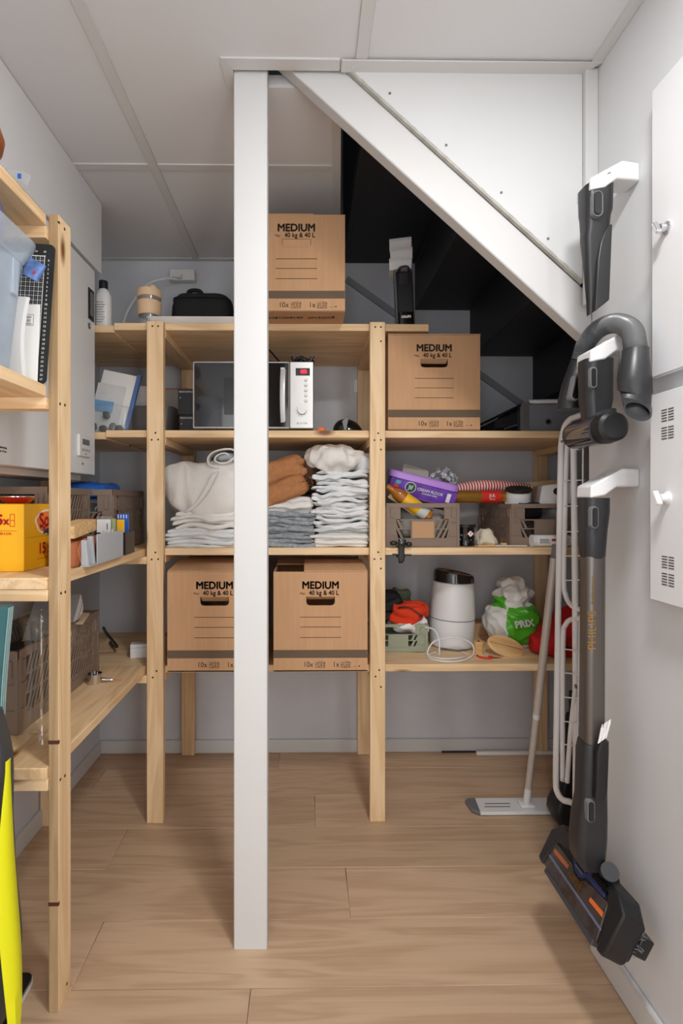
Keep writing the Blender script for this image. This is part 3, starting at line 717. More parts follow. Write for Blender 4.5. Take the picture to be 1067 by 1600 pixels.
for yy in (594, 602.2, 610.3, 618.3, 626.5):
    p = P(478, yy, my); MB().cyl((p.x - (mx0 + mx1) / 2, -.0058, p.z - z2), (p.x - (mx0 + mx1) / 2, -.0125, p.z - z2), .0066, 18, .0058).build('button', wplast, cp, smooth=40)
p = P(472, 641.5, my); c_ = (p.x - (mx0 + mx1) / 2, p.z - z2)
MB().cyl((c_[0], -.0058, c_[1]), (c_[0], -.024, c_[1]), .0185, 28, .0165).build('knob', mat('knob_silver', (214, 214, 214), .3, .3), cp, smooth=40)
text('ELVITA', .011, (p.x - (mx0 + mx1) / 2, -.0066, Z(662, my) - z2), (1, 0, 0), (0, 0, 1), dgrey, cp, space=1.2)
mb = MB()
for an in range(0, 360, 30):
    u, v = .024 * math.cos(math.radians(an)), .024 * math.sin(math.radians(an)); mb.box(c_[0] + u - .001, c_[0] + u + .001, -.0066, -.0055, c_[1] + v - .001, c_[1] + v + .001)
mb.build('dial_marks', dgrey, cp)
t = thing('power_cord', 'black power cord bundle with plug lying on top of the microwave', 'cord', (X(472, 2.06), 2.06, z2 + mh + .008))
mb = MB(); 
for k in range(5): mb.tube(bez([(-.03 + .008 * k, .02, .012), (-.028 + .01 * k, -.01, .03 + .005 * (k % 3)), (-.004 + .006 * k, -.015, .044 - .004 * k), (.02 + .006 * k, 0, .03), (.03, .02, .014)], 24), .0055, 8)
mb.build('coil', blk, t, smooth=True)
mb = MB(); mb.loft([rr(.024, .02, .008, z, cx=-.022 - k) for z, k in ((.006, 0), (.03, .006), (.048, .012))]); mb.build('plug', blk, t, smooth=40)
mb = MB(); mb.loft([rr(.016, .016, .005, z, cx=.024 + k, cy=-.01) for z, k in ((.012, 0), (.034, .01), (.046, .018))]); mb.build('plug', blk, t, smooth=40)
o = MB().tube([P(415, 541, 2.2), P(426, 553, 2.17), P(437, 566, 2.12), (X(442, 2.1), 2.1, z2 + mh + .013)], .004, 8).build('cable', blk, smooth=True)
tag(o, 'straight black cable running down behind column to top of microwave', 'cable')
t = thing('orange_clip', 'small orange plastic clip at the foot of microwave right side', 'clip', (X(501.5, 1.98), 1.985, z2))
MB().loft([rr(.03, .025, .004, 0), rr(.03, .025, .004, .014), rr(.02, .012, .004, .014), rr(.018, .012, .004, .018)]).build('body', orange, t, bevel=.001); bx('latch', orange, -.006, .006, -.018, -.0125, .003, .012, t, bevel=.001)
t = thing('visor', 'glossy black dome-shaped visor lying on second shelf beside the middle post', 'visor', (X(545, 2.0), 2.03, z2 + .0))
mb = MB(); q = []
for i in range(11):
    ph = PI / 2 * i / 10; q.append([(.06 * math.cos(ph) * math.cos(a) - .012 * math.sin(ph), .05 * math.cos(ph) * math.sin(a), .058 * math.sin(ph)) for a in [2 * PI * j / 28 for j in range(28)]])
mb.loft(q).build('shell', blkg, t, smooth=True)
MB().tube([(.061 * math.cos(a), .051 * math.sin(a), .004) for a in [2 * PI * j / 36 for j in range(36)]], .004, 8, loop=True).build('rim', chrome, t, smooth=True)
MB().prism([(-.02, .005), (-.028, .04), (-.012, .056), (-.004, .05), (-.012, .005)], 1, -.056, -.048).build('side_clip', mgrey, t, bevel=.001)
t = thing('wall_outlet', 'white wall socket partly behind the rear post right of microwave', 'outlet', P(558, 604, YB))
pa, pb2 = P(552, 614, YB), P(566, 593, YB); MB().box(pa.x, pb2.x, YB - .012, YB - .0005, pa.z, pb2.z).build('plate', wplast, t, True, bevel=.003)
MB().box(pa.x + .008, pb2.x - .008, YB - .015, YB - .0115, pa.z + .012, pb2.z - .012).build('rocker', wplast, t, True, bevel=.002)
# black and grey appliances right
t = thing('electronic_device', 'black glossy wedge-shaped device right of the cardboard box on second shelf', 'device', (X(785, 2.02), 2.02, z2))
x0, x1 = X(754, 2.02) - X(785, 2.02), X(815, 2.02) - X(785, 2.02)
MB().prism([(x0, 0), (x0 + .006, .03), (x1 - .004, .104), (x1, .1), (x1 + .002, 0)], 1, 0, .16).build('body', blkg, t, bevel=.004)
MB().prism([(x0 + .0, .034), (x0 + .004, .046), (x1 - .004, .118), (x1, .108)], 1, -.006, .17).build('lid', blkg, t, bevel=.002)
MB().prism([(x0 + .05, .02), (x0 + .05, .05), (x1 - .018, .085), (x1 - .018, .03)], 1, -.004, .002).build('slot', mat('deep_black', (10, 10, 11), .5), t)
mb = MB()
for k in range(6): mb.box(.005 + k * .009, .011 + k * .009, -.0055, -.003, .016 + k * .003, .02 + k * .003)
mb.build('buttons', mgrey, t)
t = thing('metal_housing', 'grey sheet metal appliance housing right of the black device on second shelf', 'appliance', (X(816, 2.0), 2.0, z2))
W = 1.155 - X(816, 2.0)
MB().box(0, W, 0, .27, .006, .112).build('casing', greymetal, t, bevel=.002)
bx('corner_flange', steel, .0, .026, -.002, 0, .006, .111, t)
mb = MB(); mb.box(.008, W, -.001, .01, 0, .006); mb.build('bottom_lip', steel, t)
p = P(856, 659, 2.0) - Vector((X(816, 2.0), 2.0, z2)); MB().lathe([(.013, 0), (.012, .004), (.006, .004), (.005, .0), (0, .0)], 24).build('grommet', chrome, t, smooth=40)
g = [o for o in bpy.data.objects if o.name.startswith('grommet')][-1]; g.location = (p.x, 0, p.z); g.rotation_euler = (PI / 2, 0, 0)
MB().prism([(.005, .1125), (.03, .1125), (.045, .127), (.045, .133), (.032, .13)], 1, .005, .10).build('top_hinge', steel, t, bevel=.001)
MB().tube([(.03, .012, .124), (W, .012, .130)], .009, 10).build('top_rail', wplast, t, smooth=True)

# ================================================================== THIRD SHELF: LINEN
def cloth(name, label, layers, m, group=None, parts=()):
    """layers: (px0,px1,py_top,py_bottom,D,depth,amp,seed[,sag,tilt])"""
    mb = MB()
    for L in layers:
        a, b, t0, t1, D, dp, am, sd = L[:8]; sg = L[8] if len(L) > 8 else 0; tl = L[9] if len(L) > 9 else 0
        mb.slab(X(a, D), X(b, D), D, D + dp, Z(t1, D), Z(t0, D), sd, am, sag=sg, tilt=tl)
    o = mb.build(name, m, smooth='all', subsurf=1); tag(o, label, 'linen', group); return o
G = 'folded linen on the third shelf'
S = lambda a, b, t0, t1, n, D, sd, am=.006, dp=.3, tl=0: [(a + 5 * math.sin(k * 2.1 + sd), b - 2 * math.sin(k * 1.7 + sd * 2), t0 + (t1 - t0) * k / n - .9, t0 + (t1 - t0) * (k + 1) / n + .9, D + .006 * math.sin(k * 3 + sd), dp, am, sd * 10 + k, 0, tl) for k in range(n)]
cloth('folded_sheet', 'flat white folded sheet lying lowest in the left linen pile', S(256, 398, 826, 856, 5, 1.97, 1, .007), linen2, G)
cloth('folded_sheet', 'thick white folded cotton sheet below the bundled duvet cover', S(268, 398, 802, 827, 4, 1.97, 2, .009), linen, G)
t = thing('duvet_cover', 'large loosely bundled white duvet cover on top of left linen pile', 'linen', P(330, 803, 2.1), group=G)
mb = MB(); c = P(326, 765, 2.08)
mb.lump((c.x, 2.1, c.z), ((X(398, 2) - X(259, 2)) / 2 + .0, .13, .102), .6, .02, 8, 4, ridge=.022, rs=7.5, n=150, m=90, aniso=(1.2, 1, .6)); 
mb.build('bundle', linen, t, True, smooth='all')
mb = MB(); q = []
for k in range(16):
    v = k / 15; p = P(292 + 44 * v, 800 - 62 * v + 10 * math.sin(v * PI), 1.968 - .012 * math.sin(v * PI))
    q.append([p + Vector((.014 * u, -.003, .004 * u)) for u in (-1, 1)] + [p + Vector((.014 * u, .006, .004 * u)) for u in (1, -1)])
mb.loft(q).build('tie_band', linen, t, True, smooth='all')
t = thing('rolled_towel', 'white towel roll with blue-grey lining on top of the duvet cover', 'linen', P(345, 729, 2.1), group=G)
def roll(par, qa, qb, D, m, rad, dp, seed, rot=0):
    c = P(qa, qb, D); mb = MB(); sp = []
    for k in range(56):
        a = k / 55 * 3.3 * PI; r = rad * (.3 + .7 * k / 55) * (1 + .16 * mn.noise(Vector((k * .16, 3, 1)))); sp.append((c.x + r * 1.5 * math.cos(a + rot), c.z + r * .78 * math.sin(a + rot) + r * .25 * math.cos(a)))
    inner = sp; secs = []
    for y_ in (D, D + .006, D + dp * .5, D + dp):
        sc = 1 if y_ > D else .96
        secs.append([(c.x + (u - c.x) * sc + .004 * mn.noise(Vector((u * 20, y_ * 9, seed))), y_ + .004 * mn.noise(Vector((u * 30, v * 30, seed))), c.z + (v - c.z) * sc) for u, v in inner])
    return mb.loft(secs, cap=False, closed=False).build('roll', m, par, True, smooth='all', solid=.006)
roll(t, 349, 714, 1.99, linen, .046, .2, 2, .4)
c = P(352, 714, 2.0); MB().lump((c.x, 2.08, c.z), (.044, .085, .018), .7, .004, 20, 6, ridge=.004, rs=30).build('lining', bluegrey, t, True, smooth='all')
cloth('folded_throw', 'grey patterned throw folded below the brown muslin blankets', S(398, 492, 799, 853, 9, 1.965, 5, .007), greythrow, G)
cloth('folded_sheet', 'small white crumpled sheet squeezed between grey throw and brown blankets', S(410, 489, 778, 802, 3, 1.985, 8, .01), linen, G)
for k, (qx, qy, w_, h_, ang, l) in enumerate(((428, 772, 118, 34, -.36, 'lower rust brown muslin blanket folded in the middle linen pile'), (430, 738, 112, 40, -.30, 'upper rust brown muslin blanket folded on the middle linen pile'))):
    t = thing('muslin_blanket', l, 'linen', P(qx, qy, 1.975 + .02 * k), (0, ang, 0), 'brown muslin blankets'); m_ = .0024
    mb = MB()
    mb.lump((-.01, .12, 0), (w_ / 2 * m_, .125, h_ * m_ * .52), .42, .01, 11, 60 + k, ridge=.007, rs=10, n=110, m=64, aniso=(.8, 1, 1.6))
    for j in range(2): mb.slab(-w_ / 2 * m_ + .02, w_ / 2 * m_ - .012, .002, .2, (-.5 + .42 * j) * h_ * m_, (-.08 + .42 * j) * h_ * m_, 60 + k * 7 + j, .006)
    mb.build('cloth', brownm, t, smooth='all', subsurf=1)
    mb = MB(); rg = random.Random(k)
    for j in range(26):
        u = w_ / 2 * m_ - .004; v = (rg.random() - .5) * h_ * m_ * .8
        mb.tube([(u, .02 + .2 * rg.random(), v), (u + .012, .02 + .2 * rg.random(), v - .004), (u + .018, .02, v - .012)], .0012, 5)
    mb.build('fringe', brownm, t, smooth=True) if k == 0 else None
mb = MB(); c = P(480, 741, 2.1); mb.lump((c.x, 2.12, c.z), (.055, .1, .072), .8, .012, 14, 2, ridge=.008, rs=20, n=50, m=32)
tag(mb.build('knitted_scarf', brownd, smooth='all'), 'dark brown wool knit stuffed behind the brown blankets', 'linen')
cloth('folded_tablecloth', 'flat white folded tablecloth lowest in the right linen pile', S(488, 577, 838, 855, 4, 1.955, 11, .004), linen, G)
cloth('folded_tablecloth', 'grey-white folded cloth just above lowest in right linen pile', S(492, 577, 826, 839, 3, 1.965, 12, .005), mat('pale_grey_linen', (196, 197, 196), .95, bump=.4, bscale=60), G)
cloth('folded_tablecloth', 'thick white folded cloth with rounded left fold in right linen pile', S(490, 577, 787, 828, 7, 1.96, 13, .013, tl=.006), linen2, G)
cloth('folded_tablecloth', 'white cloth with loose looped folds in middle of right linen pile', S(489, 577, 762, 789, 5, 1.955, 14, .016, tl=.008), linen2, G)
cloth('folded_tablecloth', 'white checked cloth sloping up, second from top of right linen pile', S(491, 577, 736, 764, 5, 1.965, 15, .015, tl=.014), linen2, G)
mb = MB(); c = P(525, 720, 2.05); mb.lump((c.x, 2.06, c.z), (.098, .1, .04), .75, .018, 15, 5, ridge=.02, rs=15, n=120, m=70)
tag(mb.build('crumpled_cloth', linen, smooth='all'), 'crumpled white cloth on top of right linen pile', 'linen', G)
mb = MB(); c = P(568, 724, 2.05); mb.lump((c.x, 2.08, c.z), (.03, .1, .04), .7, .01, 20, 8, ridge=.008, rs=24, n=40, m=26)
tag(mb.build('crumpled_cloth', linen2, smooth='all'), 'small white cloth end stuffed beside the middle post on right linen pile', 'linen', G)

# ================================================================== CRATES
def panel(mb, w, h, t, rows, handle, slant=.5, cornw=.1):
    """lattice wall in the xz plane from (0,0) to (w,h), thickness t (y 0..t)"""
    cw = min(w * .16, cornw * .38); b = h * .2; tr = h * .1
    mb.box(0, w, 0, t, 0, b); mb.box(0, w, -.002, t + .001, h - tr, h)
    mb.box(0, cw, 0, t, b, h - tr); mb.box(w - cw, w, 0, t, b, h - tr)
    mb.box(w * .25, w * .75, -.003, 0, b * .05, b * .75)
    for u in (0, w - .008): mb.box(u, u + .008, -.004, 0, 0, h)
    for u in (.008, w - cw): mb.box(u, u + cw - .008, -.003, 0, h * .56, h * .6); mb.box(u, u + cw - .008, -.003, 0, h * .25, h * .29)
    for u in (cw * .45, w - cw * .75): mb.box(u, u + cw * .3, -.005, 0, h * .68, h * .88)
    top = h - tr; rb = b
    if handle: top = h * .62; 
    n = rows; rh = (top - rb) / n
    for k in range(1, n + (1 if handle else 0)): mb.box(cw, w - cw, 0, t, rb + k * rh - h * .014, rb + k * rh + h * .014)
    plate = (w * .34, w * .68) if handle else None
    if plate: mb.box(plate[0], plate[1], -.001, t, rb, top)
    st = .0195; pos = cw
    while pos < w - cw - .001:
        ok = not plate or pos + st * 1.7 < plate[0] + .006 or pos > plate[1] - .004
        if ok:
            for k in range(n):
                z0, z1_ = rb + k * rh, rb + (k + 1) * rh; s_ = slant * rh * (-1 if (plate and pos < w / 2) else 1)
                q = [(pos, z0), (pos + st * .5, z0), (min(max(pos + st * .5 + s_, cw), w - cw + .002), z1_), (min(max(pos + s_, cw - .002), w - cw), z1_)]
                mb.prism(q, 1, .0004, .0022)
        pos += st
    if handle:
        mb.box(w * .16, w * .20, 0, t, top, h - tr); mb.box(w * .80, w * .84, 0, t, top, h - tr)
        mb.box(cw, w * .16, 0, t * .5, top, h - tr); mb.box(w * .84, w - cw, 0, t * .5, top, h - tr)
def crate(label, loc, w, d, h, rz, m, rows=(3, 2), group='taupe folding crates', tagc=None):
    c = thing('folding_crate', label, 'crate', loc, (0, 0, rz), group); t = .006
    bx('bottom', m, .006, w - .006, .006, d - .006, .001, .007, c)
    for (mtx, ww, hd) in ((Matrix(), w, True), (Matrix.Translation((w, d, 0)) @ Matrix.Rotation(PI, 4, 'Z'), w, True),
                          (Matrix.Translation((w, 0, 0)) @ Matrix.Rotation(PI / 2, 4, 'Z'), d, False), (Matrix.Translation((0, d, 0)) @ Matrix.Rotation(-PI / 2, 4, 'Z'), d, False)):
        mb = MB(); mb.M = mtx; panel(mb, ww, h, t, rows[1] if hd else rows[0], hd); mb.build('side_panel', m, c)
    if tagc: bx('label_plate', tagc, w * .36, w * .66, -.003, -.001, h * .2, h * .58, c, bevel=.001)
    return c
xa = X(603, 1.972); wA = X(716.5, 1.972) - xa
CA = crate('taupe crate full of cleaning things beside the middle post on third shelf', (xa, 1.972, z3 + .0005), wA, .34, Z(786.5, 1.972) - z3, 0, crateb, tagc=mat('kraft_label', (190, 150, 112), .8))
xb = X(798, 2.0); CBh = Z(787.5, 2.0) - z3
CB = crate('taupe crate at right end of third shelf behind the white tube', (xb, 2.0, z3 + .0005), .275, .36, CBh, 0, crateb)
# small green crate
xg = X(602, 2.1) - .07; CG = crate('small sage green crate of cloths on bottom shelf', (xg, 2.1, z4 + .0005), X(667, 2.1) - xg, .16, Z(976, 2.1) - z4, 0, crateg, (2, 2), group='sage crates')
LCA = crate('taupe crate standing at the back left behind leather case on third shelf', (-.985, 1.865, LZ[2] + .0005), -.705 + .985, .34, Z(765, 1.865) - LZ[2], 0, crateb, (3, 3))
LCB = crate('taupe crate behind the yellow carton on left third shelf', (-.98, 1.55, LZ[2] + .0005), .2, .29, .222, 0, crateb, (3, 3))
LCC = crate('long taupe crate of papers on the lowest left shelf', (-.985, 1.37, LZ[3] + .0005), -.768 + .985, .52, .222, 0, crateb, (3, 3))
# ================================================================== THINGS IN AND ON THE CRATES, THIRD SHELF RIGHT
ct = CA.location.z + (Z(786.5, 1.972) - z3)            # crate rim height
t = thing('cleaning_wipes_tub', 'purple plastic tub with lilac lid tipped on top of the crate', 'tub', P(652, 777, 2.11), (.12, .245, 0)); k = 1 / 392
MB().loft([rr(.25, .13, .03, -.004), rr(.272, .15, .035, .062)]).build('tub', purple, t, smooth=40)
MB().loft([rr(.284, .162, .038, z) for z in (.062, .064, .082)] + [rr(.272, .15, .034, .088)]).build('lid', lilac, t, smooth=40)
MB().loft([rr(.27, .001, .0004, .004, cy=-.0672), rr(.27, .001, .0004, .058, cy=-.0745)]).build('label_sleeve', mat('violet_print', (108, 62, 172), .35, var=.5, vscale=22), t)
f0 = Vector((0, -.0745, .0)); upv = Vector((0, -.13, 1)).normalized()
mb = MB(); 
def disc(px_, pz, r, m, nm, off=.0, sq=1.0):
    mb = MB(); c = Vector((px_, -.0678 - pz * .12 - .0012 - off, pz)); n = Vector((0, -1, -.13)).normalized()
    q = [c + Vector((1, 0, 0)) * r * sq * math.cos(a) + upv * r * math.sin(a) for a in [2 * PI * j / 28 for j in range(28)]]
    return mb.loft([q, [p + n * .0008 for p in q]]).build(nm, m, t)
disc(-.052, .036, .022, paper, 'round_label'); disc(-.052, .036, .0195, mat('dark_green_print', (24, 74, 52), .4), 'round_label', .0009)
text('Jif', .024, (-.052, -.0758, .036), (1, 0, 0), upv, paper, t, bold=.0004)
text('CREAM FLOOR', .0155, (.028, -.0752, .037), (1, 0, 0), upv, paper, t, bold=.0004); text('CLEANING WIPES', .008, (.028, -.0742, .024), (1, 0, 0), upv, paper, t, bold=.0002)
for k, (u, v, m) in enumerate(((-.104, .046, mat('teal_square', (60, 160, 190), .4)), (-.109, .03, redp))): MB().box(u - .01, u + .01, -.0755 + .002 * k, -.07, v - .007, v + .007).build('icon', m, t)
MB().loft([rr(.016, .001, .0004, .012, cx=.105, cy=-.0712), rr(.016, .001, .0004, .048, cx=.105, cy=-.0758)]).build('icon', paper, t)
t = thing('oil_bottle', 'amber bottle with yellow label lying tilted in the crate', 'bottle', P(672, 808, 2.005), (0, -.95, 0))
MB().lathe([(.018, 0), (.027, .004), (.027, .14), (.022, .165), (.013, .18), (.012, .21), (0, .21)], 28).build('bottle', amber, t, smooth=40)
MB().lathe([(.0273, .055), (.0276, .057), (.0276, .125), (.0273, .127)], 28, cap=False).build('label', yellab, t, smooth=40)
MB().lathe([(.0273, .02), (.0276, .022), (.0276, .055), (.0273, .056)], 28, cap=False).build('label', mat('silver_label', (190, 192, 186), .4), t, smooth=40)
t = thing('wooden_stick', 'thin brown wooden slat leaning out of the crate beside bottle', 'slat', P(640, 796, 2.03), (0, .62, 0)); MB().box(-.10, .10, -.004, .004, -.011, .011).build('slat', pineX, t, bevel=.002)
bx('mark', brownd, .05, .07, -.0045, -.0035, -.0105, .0105, t)
o = MB().lump((0, 0, 0), (.11, .12, .06), .6, .012, 16, 9, ridge=.008, rs=20, n=44, m=26).build('packing_paper', mat('grey_kraft', (150, 146, 138), .9, bump=.3), smooth='all')
o.location = (X(660, 2.1), 2.14, z3 + .01); tag(o, 'grey crumpled packing paper filling the crate under the purple tub', 'paper')
t = thing('dried_flowers', 'bunch of pale grey dried flowers behind purple tub', 'flowers', P(690, 770, 2.17))
rg = random.Random(5); mb = MB()
for k in range(150):
    d = Vector((rg.gauss(0, 1), rg.gauss(0, .8), rg.gauss(.1, .9))).normalized() * rg.uniform(.022, .052); c = Vector((0, .0, .052)) + Vector((d.x * 1.15, d.y, d.z))
    a = d.normalized(); b = a.orthogonal().normalized(); cc = a.cross(b); r = rg.uniform(.006, .01)
    for j in range(5):
        an = j * 2 * PI / 5 + k; w = b * math.cos(an) + cc * math.sin(an); w2 = b * math.cos(an + .9) + cc * math.sin(an + .9)
        mb.add([c, c + w * r + a * r * .7, c + (w + w2) * r * .75 + a * r, c + w2 * r + a * r * .7], [(0, 1, 2, 3)])
mb.build('blossoms', dried, t, solid=.0006); t_ = bpy.data.objects[-1] if 0 else None
mb = MB()
for k in range(14):
    a = rg.uniform(0, 6.28); mb.tube([(.01 * math.cos(a), .01 * math.sin(a), -.06), (.025 * math.cos(a), .02 * math.sin(a), .02), (.04 * math.cos(a), .03 * math.sin(a), .06)], .0014, 5)
mb.build('stems', mat('dry_stem', (120, 116, 100), .9), t, smooth=True)
o = MB().loft([rr(.11, .07, .01, z) for z in (0, .008)]).build('grey_card', mat('warm_grey_card', (168, 164, 158), .8)); o.location = P(648, 741, 2.12); o.rotation_euler = (.9, .3, 0)
tag(o, 'grey card poking up behind the lilac lid', 'card')
# candle jar, paper, stick
t = thing('candle_jar', 'black glossy candle jar with white diamond warning label', 'jar', (X(731.5, 1.985), 2.02, z3))
MB().lathe([(.034, 0), (.037, .003), (.037, .072), (.038, .074), (.038, .084), (.036, .086), (0, .086)], 36).build('jar', blkg, t, smooth=40)
MB().lathe([(.0383, .074), (.0392, .075), (.0392, .084), (.0383, .085)], 36, cap=False).build('lid_band', blk, t, smooth=40)
c = Vector((.008, -.0372, .05)); 
for r_, m, y_ in ((.0135, redp, 0), (.0115, paper, -.0006)):
    MB().loft([[(c.x + a * r_, c.y + y_ - d, c.z + b * r_) for a, b in ((1, 0), (0, 1), (-1, 0), (0, -1))] for d in (-.002, .0006)]).build('warning_label', m, t)
text('!', .014, (c.x, c.y - .0016, c.z), (1, 0, 0), (0, 0, 1), blk, t, bold=.0005)
mb = MB(); rg = random.Random(2)
for k in range(30): mb.lump((-.022 + rg.uniform(-.012, .05), -.0375 + abs(rg.uniform(0, .004)), .035 + rg.uniform(-.018, .02)), (.0022, .0008, .004), 1, 0, n=6, m=4)
mb.build('leaf_print', mat('leaf_grey', (92, 98, 104), .4), t)
o = MB().lump((0, 0, .022), (.04, .03, .024), .8, .014, 26, 6, ridge=.014, rs=22, n=26, m=14, floor=-.02).build('crumpled_paper', mat('cream_paper', (226, 214, 192), .8), smooth=20)
o.location = (X(761, 2.06), 2.07, z3 + .002); tag(o, 'cream crumpled paper between candle jar and the right crate', 'paper')
t = thing('paint_stick', 'thin wooden stick with white end lying at the shelf edge', 'stick', (X(755, 1.975), 1.98, z3 + .004), (0, 0, -.08))
MB().tube([(-.02, 0, 0), (.045, .0, 0)], .004, 8).build('wood_end', woodtoy, t, smooth=True); MB().tube([(.046, 0, 0), (.17, .01, 0)], .0022, 8).build('rod', wplast, t, smooth=True)
o = MB().tube([(0, 0, .0065), (.022, 0, .0065)], .0065, 12).build('cork', woodtoy, smooth=40); o.location = (X(788, 1.99), 2.0, z3); tag(o, 'small cork lying between wooden stick and right crate', 'cork')
t = thing('tube_can', 'white cardboard tube with red and grey print lying before the right crate', 'tube', (X(832, 1.97), 1.975, z3 + .0235))
MB().tube([(0, 0, 0), (.003, 0, 0), (.145, 0, 0)], [.021, .0225, .0225], 28).build('tube', paper, t, smooth=40)
MB().tube([(-.003, 0, 0), (.012, 0, 0)], .0232, 28).build('cap', wplast, t, smooth=40)
mb = MB()
for k in range(11):
    a = PI + .5 + k * .18
    mb.box(.02, .062 - .004 * (k % 3), -.0231, -.0222, -.016 + k * .0029, -.0148 + k * .0029) if abs(-.016 + k * .0029) < .009 else None
    mb.box(.09, .135 - .004 * (k % 2), -.0231, -.0222, -.016 + k * .0029, -.0148 + k * .0029) if abs(-.016 + k * .0029) < .009 else None
mb.build('lettering', mgrey, t)
bx('red_print', redp, .066, .086, -.0233, -.0222, .0, .009, t)
# things on the right crate
cb = CB.location.z + CBh
t = thing('gift_wrap_roll', 'gold gift wrap roll with red label lying across the crates', 'roll', P(703, 776, 2.11), (0, .0, .02))
L = X(803, 2.11) - X(703, 2.11)
MB().tube([(0, 0, 0), (L, 0, .0)], .026, 28).build('roll', gold, t, smooth=40); MB().tube([(-.001, 0, 0), (.002, 0, 0)], .021, 24).build('core', paper, t, smooth=40)
MB().tube([(L * .47, 0, 0), (L * .78, 0, 0)], .0265, 28).build('label', redp, t, smooth=40)
text('JUL', .018, (L * .63, -.0271, .004), (1, 0, 0), (0, 0, 1), paper, t); text('70 cm', .009, (L * .63, -.0262, -.011), (1, 0, 0), (0, -.2, 1), paper, t)
t = thing('gift_wrap_roll', 'red and white striped wrapping paper roll behind the gold roll', 'roll', P(699, 768, 2.17), (0, -.03, .05))
w = N('red_white_stripes'); mp = w.coords((1, 1, 1)); wv = w.n('ShaderNodeTexWave'); wv.inputs['Scale'].default_value = 26; wv.bands_direction = 'X'; w.l(mp, 0, wv, 'Vector')
r = w.ramp([(.45, lin((190, 34, 48))), (.55, lin((238, 226, 218)))]); w.l(wv, 'Fac', r, 0); w.l(r, 0, w.b, 'Base Color'); w.b.inputs['Roughness'].default_value = .5; stripes = w.m
secs = []
for k in range(24):
    v = k / 23; secs.append([(v * .36, (.028 - .006 * v) * 1.2 * math.cos(a) + .0, .026 * math.sin(a) * (1.05 - .4 * abs(v - .4)) + .018 * math.sin(v * PI)) for a in [2 * PI * j / 20 for j in range(20)]])
MB().loft(secs).build('roll', stripes, t, smooth=40)
MB().tube(bez([(-.004, -.02, .0), (-.012, -.035, -.012), (-.016, -.03, -.03), (-.006, -.02, -.04)], 16), .004, 6, flat=.3).build('ribbon_end', stripes, t, smooth=True)
t = thing('ribbon_spool', 'white ribbon spool with black top disc standing on right crate', 'spool', (X(811, 2.08), 2.09, cb + .004), (.25, -.06, 0))
MB().lathe([(.044, 0), (.047, .003), (.047, .05), (.044, .052), (0, .052)], 32).build('ribbon', wplast, t, smooth=40)
MB().lathe([(.051, .05), (.052, .052), (.052, .059), (.05, .061), (.012, .061), (.012, .058), (0, .058)], 32).build('flange', blk, t, smooth=40)
MB().lathe([(.051, -.004), (.052, -.003), (.052, .001), (.05, .002)], 32).build('flange', wplast, t, smooth=40)
t = thing('wooden_lath', 'pale wooden lath lying behind the spool across right crate', 'lath', P(775, 768, 2.24), (0, -.1, .03)); MB().box(0, .35, 0, .02, .004, .026).build('lath', pineX, t, bevel=.001)
bx('end_cut', sawnShadeZ, -.0012, 0, .0005, .0195, .0045, .0255, t)
t = thing('white_carton', 'white carton with round black emblem on right crate', 'box', (X(842, 2.06), 2.06, cb + .0), (0, .0, -.25))
MB().prism([(0, .0), (.012, .072), (.13, .085), (.13, .0)], 1, 0, .10).build('carton', paper, t, bevel=.001); MB().prism([(.011, .0725), (.012, .074), (.131, .087), (.131, .085)], 1, -.001, .101).build('lid', wplast, t)
MB().loft([[(.075 + .022 * math.cos(a), -.0008 - d, .05 + .016 * math.sin(a)) for a in [2 * PI * j / 24 for j in range(24)]] for d in (0, .0006)]).build('emblem', blk, t)
o = MB().tube([(0, 0, .0), (.09, 0, 0)], .034, 24).build('black_canister', blk, smooth=40, bevel=.003); o.location = (X(826, 2.05), 2.06, z3 + .105); tag(o, 'black canister seen through the handle of right crate', 'canister')
bpy.data.objects['black_canister'].rotation_euler = (0, 0, .1)
o = MB().lump((0, 0, 0), (.05, .09, .04), .6, .01, 16, 9, ridge=.006, rs=20, n=30, m=18).build('plastic_wrap', mat('grey_film', (150, 150, 152), .3), smooth='all'); o.location = (X(878, 2.07), 2.12, z3 + .06)
tag(o, 'grey crumpled plastic film in right crate beside the black canister', 'film')
o = MB().lump((0, 0, .0), (.02, .014, .014), .7, .004, 40, 3, n=14, m=8).build('crystal', mat('pale_glass', (190, 196, 202), .15), smooth=20); o.location = P(777, 760, 2.2); tag(o, 'small grey crystal lump above the striped roll', 'ornament')
# clamp on the edge
t = thing('clamp', 'black spring clamp gripping front edge of the third shelf', 'clamp', (X(627, 1.93), 1.938, z3))
MB().loft([rr(.026, .018, .006, z, cy=-.016) for z in (.004, .012)]).build('jaw_plate', blk, t, smooth=40)
MB().loft([rr(a, b, .006, z, cy=-.018) for z, a, b in ((.01, .024, .022), (.014, .030, .026), (.03, .028, .024), (.034, .022, .02))]).build('knob', blkg, t, smooth=40)
mb = MB(); mb.loft([rr(.022, .012, .004, z, cy=-.0095) for z in (-.05, .008)]); mb.box(-.014, .014, -.015, .03, .0005, .006); mb.box(-.014, .014, -.015, .03, -.037, -.029); mb.build('bracket', blk, t, bevel=.0015)
MB().cyl((.0, .005, -.037), (0, .0, -.058), .008, 14).build('screw_foot', dgrey, t, smooth=40)
MB().cyl((-.034, -.01, -.024), (.038, -.01, -.027), .003, 8).build('cross_bar', blk, t, smooth=True)
MB().lump((-.03, -.01, .018), (.014, .01, .009), .8, .001, n=14, m=8).build('wing', blk, t, smooth=True); MB().lump((.028, -.01, .014), (.012, .01, .009), .8, .001, n=14, m=8).build('wing', blk, t, smooth=True)

